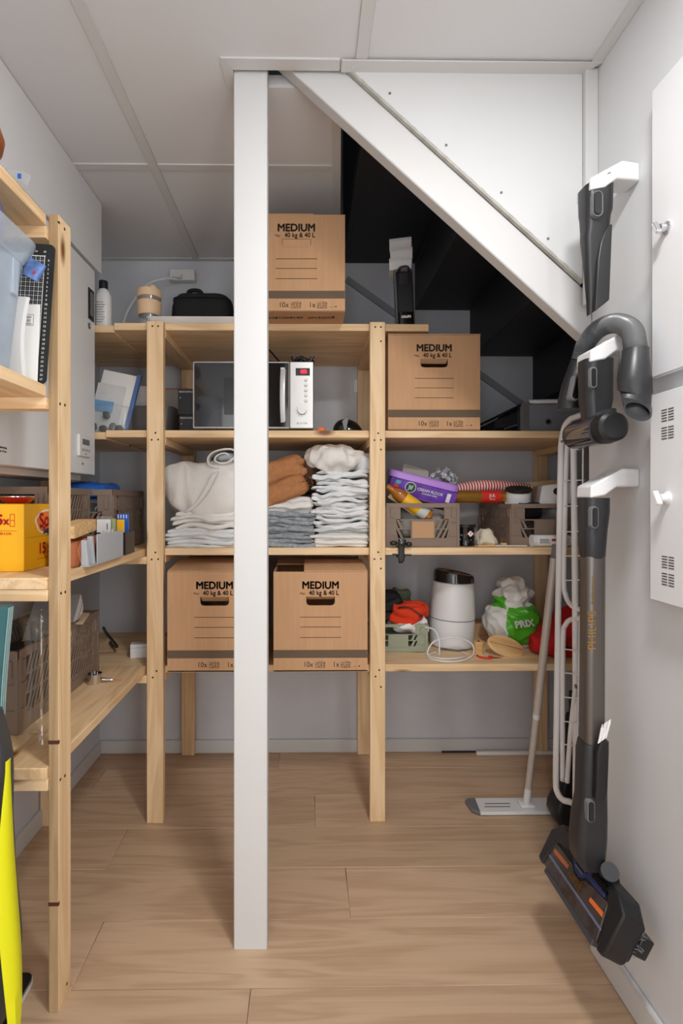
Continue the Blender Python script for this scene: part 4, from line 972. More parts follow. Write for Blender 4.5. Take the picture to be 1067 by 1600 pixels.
# ================================================================== BOTTOM SHELF RIGHT
gz = Z(976, 2.1)
for nm, l, m, c, r, e, sd in (('work_cloth', 'orange-red cloth piled on top of green crate', orangec, (X(636, 2.13), 2.15, gz + .016), (.074, .055, .026), .8, 3),
                               ('dark_cloth', 'dark grey cloth stuffed in the green crate beside orange cloth', fabblk, (X(607, 2.15), 2.2, gz + .03), (.05, .06, .05), .7, 5),
                               ('work_cloth', 'dull green cloth at the back of green crate', mat('moss_cloth', (92, 110, 84), .9, bump=.4), (X(618, 2.2), 2.235, gz + .052), (.06, .022, .04), .7, 7),
                               ('white_rag', 'white rag showing through the front of green crate', paper, (X(640, 2.12), 2.16, gz - .03), (.075, .05, .022), .7, 9)):
    o = MB().lump((0, 0, 0), r, e, .012, 20, sd, ridge=.022, rs=22, n=100, m=60, aniso=(.6, 1, 1.6)).build(nm, m, smooth='all'); o.location = Vector(c) - Vector((0, 0, r[2])); o.location.z += 0; tag(o, l, 'cloth')
t = thing('wire_strap', 'thin black strap lying over the orange cloth in green crate', 'strap', (X(634, 2.13), 2.12, gz + .06)); MB().tube(bez([(-.07, .0, -.02), (-.03, -.03, .012), (.01, -.045, .01), (.05, -.05, -.018)], 30), .0025, 6).build('strap', blk, t, smooth=True)
bx('buckle', blk, .046, .056, -.055, -.046, -.024, -.014, t, bevel=.001)
pc = X(707, 2.18)
t = thing('air_purifier', 'white rounded cylinder appliance with dark top leaning slightly on bottom shelf', 'air purifier', (pc, 2.20, z4 + .001), (0, .035, 0))
S_ = 1.0
MB().lathe([(.084, 0), (.09, .006), (.0945, .06), (.094, .13), (.0875, .265), (.086, .272), (.082, .275), (0, .275)], 44).build('body', wplast, t, smooth=40)
MB().lathe([(.0946, .118), (.0951, .119), (.0951, .1205), (.0946, .1215)], 44, cap=False).build('seam', mgrey, t, smooth=40)
MB().loft([[(r * math.cos(a), r * math.sin(a), z + .018 * math.cos(a) * -1 * s_) for a in [2 * PI * j / 44 for j in range(44)]] for r, z, s_ in ((.0862, .276, .0), (.0855, .302, .5), (.082, .314, .6), (.074, .3155, .6), (.07, .309, .6), (0.001, .309, .6))]).build('top_ring', mat('smoky_brown_gloss', (38, 32, 30), .12, coat=.5), t, smooth=40)
MB().loft([[(.066 * math.cos(a), .066 * math.sin(a), z - .0108 * math.cos(a)) for a in [2 * PI * j / 40 for j in range(40)]] for z in (.3085, .3125)]).build('wood_disc', mat('tan_disc', (166, 124, 92), .5), t, smooth=40)
MB().tube([(.07, -.07, .003), (.0, -.099, .003), (-.07, -.07, .003)], .003, 6).build('foot_ring', mgrey, t, smooth=True)
f1 = lambda x_, y_, zz=.0035: Vector((x_, y_, z4 + zz))
pth = bez([P(664, 980, 2.1) + Vector((0, .0, 0)), P(678, 984, 2.07), P(686, 1000, 2.05), f1(X(686, 2.04), 2.045), f1(X(680, 2.09), 2.085), f1(X(670, 2.02), 2.04), f1(X(674, 1.99), 2.0), f1(X(694, 1.965), 1.965), f1(X(722, 1.97), 1.975), f1(X(739, 2.02), 2.02, .012), P(737, 1006, 2.06), P(716, 997, 2.06), P(694, 998, 2.06), P(676, 1004, 2.04), f1(X(669, 2.02), 2.03, .01), f1(X(690, 1.975), 1.98, .009), f1(X(715, 1.98), 1.985, .009), f1(X(728, 2.03), 2.03, .004), f1(X(722, 2.08), 2.085)], 160)
o = MB().tube(pth, .0031, 8).build('cable', wplast, smooth=True); tag(o, 'white power cable looped on bottom shelf in front of white cylinder appliance', 'cable')
t = thing('wooden_brush', 'oval wooden board with block lying on bottom shelf right of white appliance', 'brush', (X(788, 2.07), 2.06, z4 + .032), (.8, .26, .05))
MB().loft([[(.078 * math.cos(a) * k, .046 * math.sin(a) * k, z) for a in [2 * PI * j / 40 for j in range(40)]] for z, k in ((-.006, .95), (-.003, 1), (.005, 1), (.008, .95))]).build('board', woodtoy, t, smooth=40)
MB().box(-.07, .07, -.0008, .0008, .0075, .0086).build('groove', brownd, t)
t = thing('wooden_block', 'round-edged wooden block beside the oval board', 'block', (X(749.5, 2.06), 2.075, z4))
MB().loft([rr(.036, .03, .012, z) for z in (0, .002, .048, .05)]).build('block', woodtoy, t, smooth=40); MB().cyl((0, 0, .05), (0, 0, .0512), .006, 12).build('peg_hole', brownd, t)
t = thing('red_clip', 'red bent plastic clip lying before the oval board', 'clip', (X(759, 2.01), 2.01, z4 + .0045))
MB().tube(bez([(-.027, .02, 0), (-.02, .0, 0), (.002, -.012, .0), (.022, -.008, 0), (.026, .006, 0), (.014, .012, 0)], 30), .0042, 8, flat=.7).build('loop', mat('clip_red', (212, 60, 36), .35), t, smooth=True)
MB().lump((-.027, .02, .001), (.004, .006, .004), 1, 0, n=10, m=6).build('tip', mat('clip_dark', (120, 30, 22), .4), t, smooth=True)
# plastic carrier bag
t = thing('carrier_bag', 'crumpled white and green plastic carrier bag on bottom shelf', 'bag', (X(800, 2.2), 2.2, z4))
mb = MB(); rgn = 190, 120; n_, m_ = rgn
def bagp(i, j):
    v = j / m_; a = 2 * PI * i / n_
    prof = .118 * (math.sin(PI * min(v * 1.08 + .12, 1)) ** .55) if v < .72 else .118 * (math.sin(PI * min(.72 * 1.08 + .12, 1)) ** .55) * (1 - (v - .72) * 1.3) + .022 * math.sin((v - .72) * 11)
    h = .262 * v; p = Vector((prof * 1.02 * math.cos(a) + .03 * v * (v - .6), prof * .8 * math.sin(a), h))
    q = p * 13 + Vector((3, 7, 1)); k = .016 * mn.noise(q) + .014 * (1 - 2.4 * abs(mn.noise(q * 1.6 + Vector((9, 2, 4))))) * (.4 + .6 * v)
    nrm = Vector((math.cos(a), math.sin(a), 0)); p += nrm * k; p.z = max(p.z + k * .3, .0); return p
vs_ = [bagp(i, j) for j in range(m_ + 1) for i in range(n_)]; fs_ = [(j * n_ + i, j * n_ + (i + 1) % n_, (j + 1) * n_ + (i + 1) % n_, (j + 1) * n_ + i) for j in range(m_) for i in range(n_)]
mb.add(vs_, fs_ + [tuple(range(n_))[::-1]])
for k, f in enumerate(mb.f):
    c = sum((mb.v[i] for i in f), Vector()) / len(f)
    c = c + Vector((.006 * mn.noise(c * 40), 0, .006 * mn.noise(c * 43)))
    mb.mi[k] = 1 if (len(f) == 4 and c.y < .03 and ((c.x > -.062 + .25 * abs(c.z - .1) and c.z < .185 - .5 * max(0, c.x - .02) * .2 and .16 * 1.1 > c.z > .02 + .35 * max(0, -c.x)) or (c.x < -.05 and .17 < c.z < .215))) else 0
mb.build('film', [bagw, green], t, smooth='all')
text('PRIX', .04, (.008, -.108, .115), (1, .1, .1), (-.25, 0, 1), paper, t, 'lettering', bold=.001)
MB().lump((.0, -.0, .262), (.05, .036, .022), .7, .012, 26, 11, ridge=.012, rs=28, n=40, m=22).build('knotted_top', bagw, t, smooth='all')
t = thing('red_bag', 'red soft fabric bag with white print at right end of bottom shelf', 'bag', (X(880, 2.1), 2.09, z4), (0, 0, -.05))
mb = MB(); mb.lump((0.03, 0, .088), (.155, .10, .098), .7, .02, 9, 14, ridge=.018, rs=9, n=90, m=54, floor=-.086)
for v in mb.v:
    k = max(0, min(1, (v.x + .12) / .14)); v.z *= .42 + .58 * k
mb.build('fabric', redc, t, smooth='all')
MB().tube(bez([(-.07, -.088, .06), (-.03, -.1, .045), (.0, -.103, .03), (.03, -.1, .016)], 16), .005, 6, flat=.4).build('dark_strap', fabblk, t, smooth=True)
o = MB().loft([rr(.14, .09, .01, z) for z in (0, .06)]).build('cardboard_piece', card); o.location = (X(745, 2.36), 2.38, z4); tag(o, 'low brown cardboard box behind white cylinder appliance', 'box')
o = bx('white_lath', paper, X(743, 2.43), X(900, 2.43), 2.41, 2.425, 0, .014); tag(o, 'thin white lath lying on the floor along back wall', 'lath')
o = bx('dark_lath', mat('dark_strip', (54, 46, 42), .6), X(690, 2.434), X(748, 2.434), 2.432, 2.439, 0, .007); tag(o, 'thin dark strip lying on floor left of white lath', 'strip')

# ================================================================== LEFT SHELVES
lz1, lz2, lz3, lz4 = LZ
t = thing('drink_carton', 'yellow carton of soft drink cans on left third shelf', 'box', (-.716, 1.302, lz3 + .0005), (0, 0, .03))
MB().box(-.26, 0, 0, .22, 0, .17).build('carton', yellowc, t, bevel=.002)
bx('top_flap', yellowc, -.259, -.001, .001, .11, .1701, .1715, t)
text('15', .036, (-.068, -.0008, .13), (1, 0, 0), (0, 0, 1), redp, t, bold=.001); text('x', .028, (-.043, -.0008, .128), (1, 0, 0), (0, 0, 1), redp, t, bold=.0008); mb = MB()
for a in ((-.034, -.022, .114, .1155), (-.034, -.022, .1445, .146), (-.034, -.0328, .114, .146), (-.0232, -.022, .114, .146), (-.033, -.023, .129, .1305)): mb.box(a[0], a[1], -.0008, .0004, a[2], a[3])
mb.build('can_outline', redp, t); bx('rule', redp, -.09, -.018, -.0006, .0004, .103, .104, t); text('FLESKER A 0,33L', .0085, (-.052, -.0008, .096), (1, 0, 0), (0, 0, 1), redp, t, sx=.75)
c = Vector((.0006, .125, .122))
def oval(ry, rz, m, off, nm, tilt=0): MB().loft([[(off + d, c.y + ry * math.cos(a) * (1 + .06 * math.sin(5 * a)), c.z + rz * math.sin(a)) for a in [2 * PI * j / 30 for j in range(30)]] for d in (0, .0007)]).build(nm, m, t)
oval(.066, .034, paper, .0002, 'logo'); oval(.06, .029, mat('orange_print', (240, 130, 40), .5), .0008, 'logo')
text('Solo', .055, (.0018, .125, .127), (0, 1, .06), (0, -.06, 1), redp, t, bold=.0012); text('Super', .026, (.002, .128, .1), (0, 1, .06), (0, -.06, 1), navy, t, bold=.0005)
bx('side_line', mat('dark_yellow', (214, 150, 14), .5), -.0002, .0005, .01, .215, .083, .0845, t)
text('15 x', .042, (.0008, .11, .05), (0, 1, 0), (0, 0, 1), redp, t, bold=.0006); bx('rule', redp, -.0002, .0006, .07, .16, .024, .0252, t)
t = thing('red_bowl', 'small glossy red bowl standing on yellow carton', 'bowl', (X(17, 1.4) - .0, 1.43, lz3 + .1725)); MB().lathe([(.02, 0), (.03, .002), (.042, .012), (.045, .018), (.042, .018), (.03, .005), (0, .005)], 28).build('bowl', mat('glossy_red', (196, 30, 24), .1, coat=.5), t, smooth=40)
MB().tube([(.045 * math.cos(a), .045 * math.sin(a), .0185) for a in [2 * PI * j / 28 for j in range(28)]], .002, 6, loop=True).build('rim', chrome, t, smooth=True)
lca = LCA.location.z + (Z(765, 1.865) - LZ[2])
o = MB().lump((0, 0, .03), (.09, .12, .03), .6, .01, 16, 5, ridge=.006, rs=18, n=40, m=22, floor=-.03).build('blue_bag', mat('blue_film', (40, 100, 190), .35), smooth='all'); o.location = (X(126, 1.95), 2.02, lca - .035); tag(o, 'blue plastic bag bulging over the rim of back left crate', 'bag')
o = MB().lump((0, 0, .08), (.1, .1, .08), .6, .012, 16, 8, ridge=.006, rs=18, n=40, m=22, floor=-.08).build('clear_packaging', clearp, smooth=30); o.location = (X(140, 1.95), 1.95, lz3 + .09); o.scale = (.6, .5, .6); tag(o, 'clear plastic packaging inside the back left crate', 'packaging')
o = MB().lump((0, 0, .03), (.05, .07, .05), .6, .006, 16, 8, n=30, m=18, floor=-.03).build('red_object', redp, smooth='all'); o.location = (X(112, 1.72), 1.72, lz3 + .07); tag(o, 'unidentified red plastic thing peeking out behind tan leather case', 'cup'); o.scale = (.6, .5, .5)  # unknown red thing, drawn as a plain lump
for k, (c_, r_) in enumerate((((-.845, 2.03, lz3 + .012), (.11, .12, .075)), ((-.88, 1.69, lz3 + .012), (.07, .11, .075)))):
    o = MB().lump((0, 0, r_[2]), r_, .6, .012, 14, 20 + k, ridge=.008, rs=18, n=40, m=24, floor=-r_[2]).build('dark_cloth', fabblk, smooth='all'); o.location = c_; tag(o, ('dark cloth filling the back left crate' if k == 0 else 'dark cloth inside the crate behind yellow carton'), 'cloth')
# leather case: flap over a cylinder seen from the side
t = thing('leather_case', 'tan leather case with stamped round flap at front edge of left third shelf', 'case', (-.648, 1.375, lz3 + .0005), (0, 0, .03))
q = [[(x_ * s_, y_, z_ * s_ + (1 - s_) * .03) for x_, z_ in ((-.03, 0), (.024, 0), (.03, .006), (.03, .055), (.022, .068), (-.02, .074), (-.03, .06))] for y_, s_ in ((0, .9), (.006, 1), (.23, 1), (.236, .9))]
MB().loft(q).build('body', leather, t, smooth=40)
mb = MB(); mb.loft([[(xx, .052 + .044 * math.cos(a), .038 + .037 * math.sin(a)) for a in [2 * PI * j / 36 for j in range(36)]] for xx in (.0302, .034)]); fl = mb.build('flap', mat('tan_leather_light', (178, 106, 66), .45, bump=.15, bscale=200), t, bevel=.001)
MB().tube([(.0345, .056 + .03 * math.cos(a), .038 + .025 * math.sin(a)) for a in [2 * PI * j / 36 for j in range(36)]], .0009, 5, loop=True).build('stamp_ring', ink, fl)
text('Tiedt', .018, (.0346, .056, .038), (0, 1, 0), (0, 0, 1), ink, fl)
t = thing('cork_strip', 'pale mottled cork strip lying on the tan leather case', 'cork strip', (-.652, 1.37, lz3 + .078), (.09, 0, .03))
MB().box(-.025, .032, 0, .155, 0, .034).build('strip', mat('cork', (214, 176, 124), .9, var=.25, vscale=90, bump=.4, bscale=90), t, bevel=.002); bx('back_edge', redp, -.02, .03, .1553, .161, .004, .034, t)
t = thing('metal_stand', 'grey metal card stand at the front edge of left third shelf', 'stand', (-.626, 1.375, lz3 + .0005), (0, 0, .02))
bx('base', greycoat, .01, .036, .02, .29, 0, .003, t); 
bx('front_plate', greycoat, .033, .036, .075, .29, .0, .085, t, bevel=.001)
for y_, h_ in ((.022, .072), (.062, .08)): MB().prism([(.0122, .003), (.032, .003), (.026, h_), (.0122, h_)], 1, y_, y_ + .012).build('upright', greycoat, t, bevel=.001)
mb = MB(); mb.box(.03, .0355, .2, .21, .0845, .093); mb.box(.03, .0355, .115, .135, .0845, .09); mb.build('stop', greycoat, t)
t = thing('desk_organiser', 'black open desk organiser holding cards and pens on left third shelf', 'organiser', (-.652, 1.70, lz3 + .0005), (0, 0, .05))
mb = MB(); mb.box(-.05, .05, 0, .105, 0, .004); mb.box(-.05, .05, 0, .003, .004, .075); mb.box(-.05, .05, .102, .105, .004, .075); mb.box(-.05, -.047, .003, .102, .004, .075); mb.box(.047, .05, .003, .102, .004, .075); mb.box(.0, .002, .003, .102, .004, .07); mb.build('tray', blk, t)
for k, (nm, l, m, b_) in enumerate((('index_card', 'white cards standing in the black organiser', paper, (-.045, -.0, .006, .011, .0045, .118)), ('clear_sleeve', 'clear plastic sleeve standing behind white cards in black organiser', clearp, (-.047, .002, .014, .017, .0045, .128)), ('yellow_packet', 'yellow packet standing in the right side of black organiser', yellab, (.018, .042, .012, .02, .0045, .117)), ('blue_packet', 'blue packet standing behind the yellow packet in black organiser', blue, (.008, .045, .05, .06, .0045, .135)), ('green_card', 'small green print card between white cards and yellow packet', mat('soft_green', (160, 176, 130), .6), (.003, .016, .008, .011, .0045, .12)))):
    tt = thing(nm, l, 'card' if 'card' in nm or 'sleeve' in nm else 'packet', t.location.copy(), (0, 0, .05)); MB().box(*b_).build('sheet', m, tt, bevel=.0008)
    if k == 0: bx('print', mgrey, -.012, -.009, .0052, .0062, .085, .105, tt)
    if k == 3: mb = MB(); [mb.box(.01 + q * .009, .013 + q * .009, .0493, .0502, .12, .132) for q in range(4)]; mb.build('print', paper, tt)
# lowest left shelf
t = thing('glass_vase', 'tall clear glass vase with flared rim beside the sawn post', 'vase', (-.688, 1.335, lz4 + .0005))
MB().lathe([(.05, 0), (.058, .004), (.058, .02), (.047, .03), (.043, .045), (.0405, .10), (.037, .18), (.0385, .24), (.05, .315), (.0535, .33), (.0515, .33), (.0365, .24), (.035, .18), (.0385, .10), (.0405, .05), (.03, .03), (0, .028)], 44).build('glass', glass, t, smooth='all')
MB().tube([(.0526 * math.cos(a), .0526 * math.sin(a), .331) for a in [2 * PI * j / 44 for j in range(44)]], .0012, 6, loop=True).build('rim', glass, t, smooth=True)
t = thing('measuring_cup', 'small chrome measuring cup with handle lying on lowest left shelf', 'cup', (X(148, 1.76), 1.76, lz4), (0, 0, .15))
MB().lathe([(.02, 0), (.023, .003), (.0245, .034), (.0225, .034), (.02, .006), (0, .004)], 28).build('bowl', chrome, t, smooth=40)
MB().tube([(.023, 0, .012), (.05, 0, .009), (.058, 0, .008)], [.006, .005, .003], 10).build('handle', chrome, t, smooth=True); MB().tube([(.058, 0, .008), (.09, .004, .004)], .0008, 5).build('thread', redp, t)
t = thing('white_block', 'small white plastic box lying at the corner of lowest left shelf', 'box', (X(216, 2.04), 2.06, z4 - .0055), (0, 0, .2)); MB().box(-.036, .036, -.015, .03, 0, .056).build('body', wplast, t, bevel=.003); bx('lid_line', mgrey, -.0362, .0362, -.0153, .0303, .042, .0428, t)
o = MB().tube(bez([(X(160, 1.95), 1.96, lz4 + .14), (X(172, 2.05), 2.02, lz4 + .1), (X(183, 2.1), 2.1, lz4 + .03), (X(176, 2.2), 2.2, lz4 + .006), (X(165, 2.2), 2.25, lz4 + .006)], 24), .0055, 8).build('cable', blk, smooth=True); tag(o, 'black cable hanging out at the back of the long taupe crate', 'cable')
for k, (u, l, m, nm) in enumerate(((0, 'grey-white magazine leaning out of long crate, nearest to the viewer', mat('grey_cover', (150, 150, 152), .4), 'magazine'), (.03, 'pale grey magazine leaning out of long crate, in the middle', mat('pale_cover', (188, 190, 192), .4), 'magazine'), (.06, 'grey magazine leaning out of long crate, behind the pale one', mat('mid_cover', (124, 126, 130), .4), 'magazine'), (.085, 'brown envelope leaning out of long crate behind magazines', mat('kraft_envelope', (190, 152, 104), .7), 'envelope'))):
    t = thing(nm, l, nm, (-.787, 1.60 + u * .9, lz4 + .085), (-.62, 0, .03)); MB().box(-.13, .018 - .004 * k, 0, .014, 0, .27 - .02 * k).build('cover', m, t, bevel=.002); bx('pages', paper, -.128, .0186 - .004 * k, .003, .011, .004, .268 - .02 * k, t)
t = thing('note_card', 'cream card lying on the far rim of long crate', 'card', (-.775, 1.76, LCC.location.z + .2225), (.12, .1, .2)); MB().box(-.06, .02, -.06, .05, 0, .002).build('sheet', mat('cream_card', (222, 204, 176), .8), t)
o = MB().lump((0, 0, .08), (.09, .2, .08), .6, .014, 12, 8, ridge=.006, rs=18, n=44, m=24, floor=-.08).build('dark_cloth', fabblk, smooth='all'); o.location = (-.885, 1.6, lz4 + .012); tag(o, 'dark cloth filling the long taupe crate', 'cloth')
# black dry bag, teal box, glass scale on the floor
t = thing('bathroom_scale', 'black glass plate with white edge lying on the floor at left', 'scale', (-.72, 1.2, 0), (0, 0, .02))
MB().loft([rr(.33, .3, .02, z, cx=-.125, cy=-.06) for z in (.012, .02)]).build('glass_top', blkg, t, smooth=40); MB().loft([rr(.336, .306, .022, z, cx=-.125, cy=-.06) for z in (.004, .0118)]).build('frame', wplast, t, smooth=40)
for sx in (-.25, .0):
    for sy in (-.18, .06): MB().cyl((sx, sy, 0), (sx, sy, .0045), .014, 14).build('foot', blk, t)
t = thing('dry_bag', 'tall black tarpaulin bag with neon yellow edge standing at left edge', 'bag', (-.75, 1.08, .0205))
mb = MB(); secs = []
for k in range(30):
    v = k / 29; z = .04 + v * .70; w_ = .268 * (1 - .12 * v - .8 * max(0, v - .86)) * (min(1, .62 + v * 4)); secs.append([(p[0] + .014 * mn.noise(Vector((p[0] * 6, p[1] * 6, z * 7))), p[1] * (.62 - .25 * v) + .008 * mn.noise(Vector((p[0] * 9, 3, z * 11))), z) for p in rr(w_, .2, .05, z, 6)])
mb.loft(secs).build('bag', tarp, t, smooth=60)
mb = MB(); secs = []
for k in range(30):
    v = k / 29; z = .03 + v * .63; x_ = .160 + .004 * math.sin(v * 7) - .012 * max(0, .15 - v) / .15 - .016 * v; wd = (.0015 + .008 * math.sin(min(v, .97) * PI)) * (1.1 - .6 * v)
    secs.append([(x_ + a * wd + .004, -.045 + b * (.006 + .022 * math.sin(min(v, .96) * PI)), z) for a, b in ((-1, -1), (1, -.6), (1.25, 0), (1, .6), (-1, 1))])
mb.loft(secs).build('yellow_edge', yelp, t, smooth=50)
MB().tube(bez([(.155, -.06, .12), (.13, -.085, .06), (.07, -.092, .045), (.0, -.09, .06)], 20), .014, 8, flat=.35).build('yellow_strap', yelp, t, smooth=True)
MB().tube(bez([(.148, -.05, .1), (.135, -.08, .05), (.105, -.09, .008)], 12), .013, 8, flat=.4).build('yellow_strap', yelp, t, smooth=True)
MB().tube(bez([(.08, -.098, .16), (.115, -.09, .13), (.1, -.09, .1), (.05, -.1, .1)], 16), .008, 8).build('black_loop', fabblk, t, smooth=True)
o_ = thing('game_box', 'teal printed cardboard sleeve standing behind black bag at left edge', 'box', (-.785, 1.185, .55), (.0, .0, 0))
X0 = X(12, 1.1) + .785
MB().loft([[(x_ - .02 * (1 - v) ** 2 - .012 * math.sin(v * PI), y_, z_) for x_, y_ in ((X0 - .2, -.085), (X0, -.085), (X0 - .0, -.062), (X0 - .2, -.062))] for v, z_ in [(k / 12, .0 + .425 * k / 12) for k in range(13)]]).build('sleeve', teal, o_, smooth=40)
for k in range(3): MB().loft([[(x_ - .02 * (1 - v) ** 2 - .012 * math.sin(v * PI), y_, z_) for x_, y_ in ((X0 - .001, -.082 + k * .007), (X0 + .0015, -.082 + k * .007), (X0 + .0015, -.079 + k * .007), (X0 - .001, -.079 + k * .007))] for v, z_ in [(q / 12, .004 + .418 * q / 12) for q in range(13)]]).build('page_edge', mat('pale_teal%d' % k, (150, 180, 180), .6), o_)
bx('yellow_print', yelp, X0 - .08, X0 - .022, -.0875, -.0855, .22, .36, o_)
# upper left shelves
t = thing('storage_box', 'translucent plastic box with wide rim at left edge of second shelf', 'storage box', (-.762, .905, lz2 + .0005))
SW = .30
mb = MB(); mb.loft([rr(.27, .40, .03, 0), rr(.31, .44, .035, .245), rr(.306, .436, .033, .245), rr(.266, .396, .028, .004)]); mb.build('body', frost, t, smooth=40)
mb = MB(); mb.loft([rr(.312, .442, .035, .236), rr(.345, .49, .05, .272), rr(.352, .498, .053, .285), rr(.346, .492, .051, .285), rr(.306, .436, .033, .242)], cap=False); mb.build('rim', frost, t, smooth=40)
for y_ in (-.1, .05, .17): bx('rib', frost, .139, .155, y_ - .01, y_ + .01, .16, .235, t, bevel=.002)
o = MB().lump((0, 0, .1), (.11, .17, .1), .6, .012, 12, 4, ridge=.004, rs=18, n=40, m=24, floor=-.1).build('paper_bundle', mat('bluish_paper', (170, 186, 204), .7, var=.3, vscale=16), smooth='all'); o.location = (-.80, .87, lz2 + .008); tag(o, 'bluish printed papers seen through translucent plastic box', 'paper')
o = MB().lump((0, 0, .05), (.05, .06, .05), .7, .012, 22, 4, ridge=.006, rs=38, n=40, m=24).build('fleece_cloth', purpf, smooth='all'); o.location = (-.675, 1.03, lz2 + .285); tag(o, 'purple-grey fleece cloth above the rim of translucent box', 'cloth'); o.location.z = lz2 + .245
o = thing('packet', 'blue and silver packet hanging below translucent box rim', 'packet', P(46, 434, 1.128), (0, .5, 0)); MB().loft([rr(.036, .012, .005, 0), rr(.04, .02, .008, .016), rr(.038, .004, .001, .04)]).build('pouch', mat('blue_silver', (96, 124, 178), .35, var=.6, vscale=40), o, smooth=40)
MB().cyl((.01, -.010, .014), (.01, -.0115, .014), .003, 16).build('red_dot', redp, o)
t = thing('cutting_mat', 'black cutting mat with white grid leaning upright against the front post', 'cutting mat', P(72, 592, 1.188) - Vector((.22, 0, 0)), (-.02, .055, 0)); H = .325; Wm = .22
MB().loft([[(p[0] + Wm / 2, y_, p[1] + H / 2) for p in rr(Wm, H, .012)] for y_ in (0, .003)]).build('mat', greencut, t)
mb = MB(); 
for k in range(19): mb.box(Wm - .022 - k * .01 - .0004, Wm - .022 - k * .01 + .0004, -.0004, .0005, .03, H - .028)
for k in range(27): mb.box(.02, Wm - .022, -.0004, .0005, .03 + k * .01025 - .0004, .03 + k * .01025 + .0004)
mb.box(Wm - .0225, Wm - .0212, -.0005, .0005, .012, H - .026); mb.box(.02, Wm - .02, -.0005, .0005, H - .0285, H - .027)
mb.build('grid_lines', paper, t)
mb = MB()
for i in range(18):
    for j in range(26): 
        x_ = Wm - .027 - i * .01; z_ = .035 + j * .01025
        mb.box(x_ - .0035, x_ + .0035, -.0003, .0004, z_ - .0003, z_ + .0003); mb.box(x_ - .0003, x_ + .0003, -.0003, .0004, z_ - .0035, z_ + .0035)
mb.build('fine_grid', mat('grid_grey', (120, 122, 124), .7), t)
for k in range(28): text(str(k), .007, (Wm - .012, -.0006, H - .038 - k * .01025), (1, 0, 0), (0, 0, 1), paper, t, 'lettering', ext=.0002)
for k in range(4): text(str(20 - k), .006, (Wm - .022 - k * .02, -.0006, H - .018), (1, 0, 0), (0, 0, 1), paper, t, 'lettering', ext=.0002)
o = thing('envelope', 'white envelope with printed stamp standing beside the cutting mat', 'envelope', (X(57, 1.17) - .16, 1.172, lz2 + .0005), (-.04, .015, 0)); MB().box(0, .16, 0, .003, 0, .182).build('paper', paper, o, bevel=.0008)
mb = MB(); mb.box(.118, .147, -.0005, .0003, .158, .1588); mb.box(.118, .147, -.0005, .0003, .133, .1338); mb.box(.1466, .1474, -.0005, .0003, .133, .159); mb.build('stamp_frame', mgrey, o)
text('PAID', .008, (.134, -.0008, .152), (1, 0, 0), (0, 0, 1), mgrey, o, ext=.0002); text('100', .009, (.134, -.0008, .144), (1, 0, 0), (0, 0, 1), mgrey, o, ext=.0002); text('NORGE', .005, (.134, -.0008, .137), (1, 0, 0), (0, 0, 1), mgrey, o, ext=.0002)
o = thing('envelope', 'bulging white envelope with curled edge in front of the stamped one', 'envelope', (X(38, 1.145) - .1, 1.148, lz2 + .0005), (0, 0, 0))
MB().loft([[(x_ + .008 * v * v * (x_ > .04), y_ - .012 * math.sin(PI * v) * (x_ > .0),   .185 * v) for x_, y_ in ((0, 0), (.05, -.005), (.095, 0), (.1, .006), (.05, .012), (0, .012))] for v in [k / 12 for k in range(13)]]).build('paper', mat('grey_white_paper', (214, 214, 214), .7), o, smooth=40)
o = thing('wooden_bowl', 'brown wooden bowl at the left edge of the top left shelf', 'bowl', (X(9, 1.0) - .089, 1.0, lz1)); MB().lathe([(.035, 0), (.05, .004), (.072, .03), (.076, .05), (.066, .08), (.05, .09), (.045, .085), (.06, .05), (.04, .01), (0, .01)], 36).build('bowl', mat('brown_wood_gloss', (150, 84, 42), .35, var=.2, vscale=10), o, smooth=40)
o = thing('zip_bag', 'clear plastic bag with blue stripe lying on top left shelf', 'bag', P(27, 284, 1.09), (0, 0, .2)); o.location.z = lz1 + .001
MB().loft([[(x_, y_ * (1 - z_ * 14), z_) for x_, y_ in ((-.03, -.02), (.012, -.016), (.02 + z_ * .3, 0), (.012, .016), (-.03, .02))] for z_ in (0, .008, .016, .024)]).build('film', clearp, o, smooth=40); bx('blue_stripe', blue, .006, .013, -.0175, -.0165, .004, .014, o)
# ================================================================== VACUUM TOOLS ON THE RIGHT WALL
zy = lambda y: 1.2 + (783 - y) / 667.0                 # height at the tool plane y = 1.2
for k, (zc, l) in enumerate(((zy(284), 'top white wall bracket, holding the crevice nozzle'), (zy(548), 'middle white wall bracket, holding the hose and small brush head'), (zy(757), 'lowest white wall bracket, holding the vacuum tube'))):
    t = thing('wall_bracket', l, 'bracket', (XR, 1.2, zc), (0, 0, 0), 'white vacuum tool brackets')
    mb = MB(); prof = [(0, .036), (-.045, .036), (-.118, -.004), (-.119, -.032), (-.085, -.026), (-.058, -.006), (0, -.006)]
    mb.loft([[(a, y_ * (1 - .25 * (a > -.03)), b) for a, b in prof] for y_ in (-.032, .032)]); mb.build('arm', wplast, t, bevel=.004, seg=3)
    mb = MB(); c = Vector((-.078, -.012, .0185)); n = Vector((-.48, 0, .877)); u = Vector((.877, 0, .48))
    mb.loft([[c + n * d + u * .009 * math.cos(a) + Vector((0, 1, 0)) * .007 * math.sin(a) for a in [2 * PI * j / 20 for j in range(20)]] for d in (-.002, .0006)]); mb.build('screw_hole', mat('bracket_shadow_grey%d' % k, (196, 192, 186), .6), t)
    bx('wall_plate', wplast, -.003, -.0005, -.02, .02, .0, .03, t)
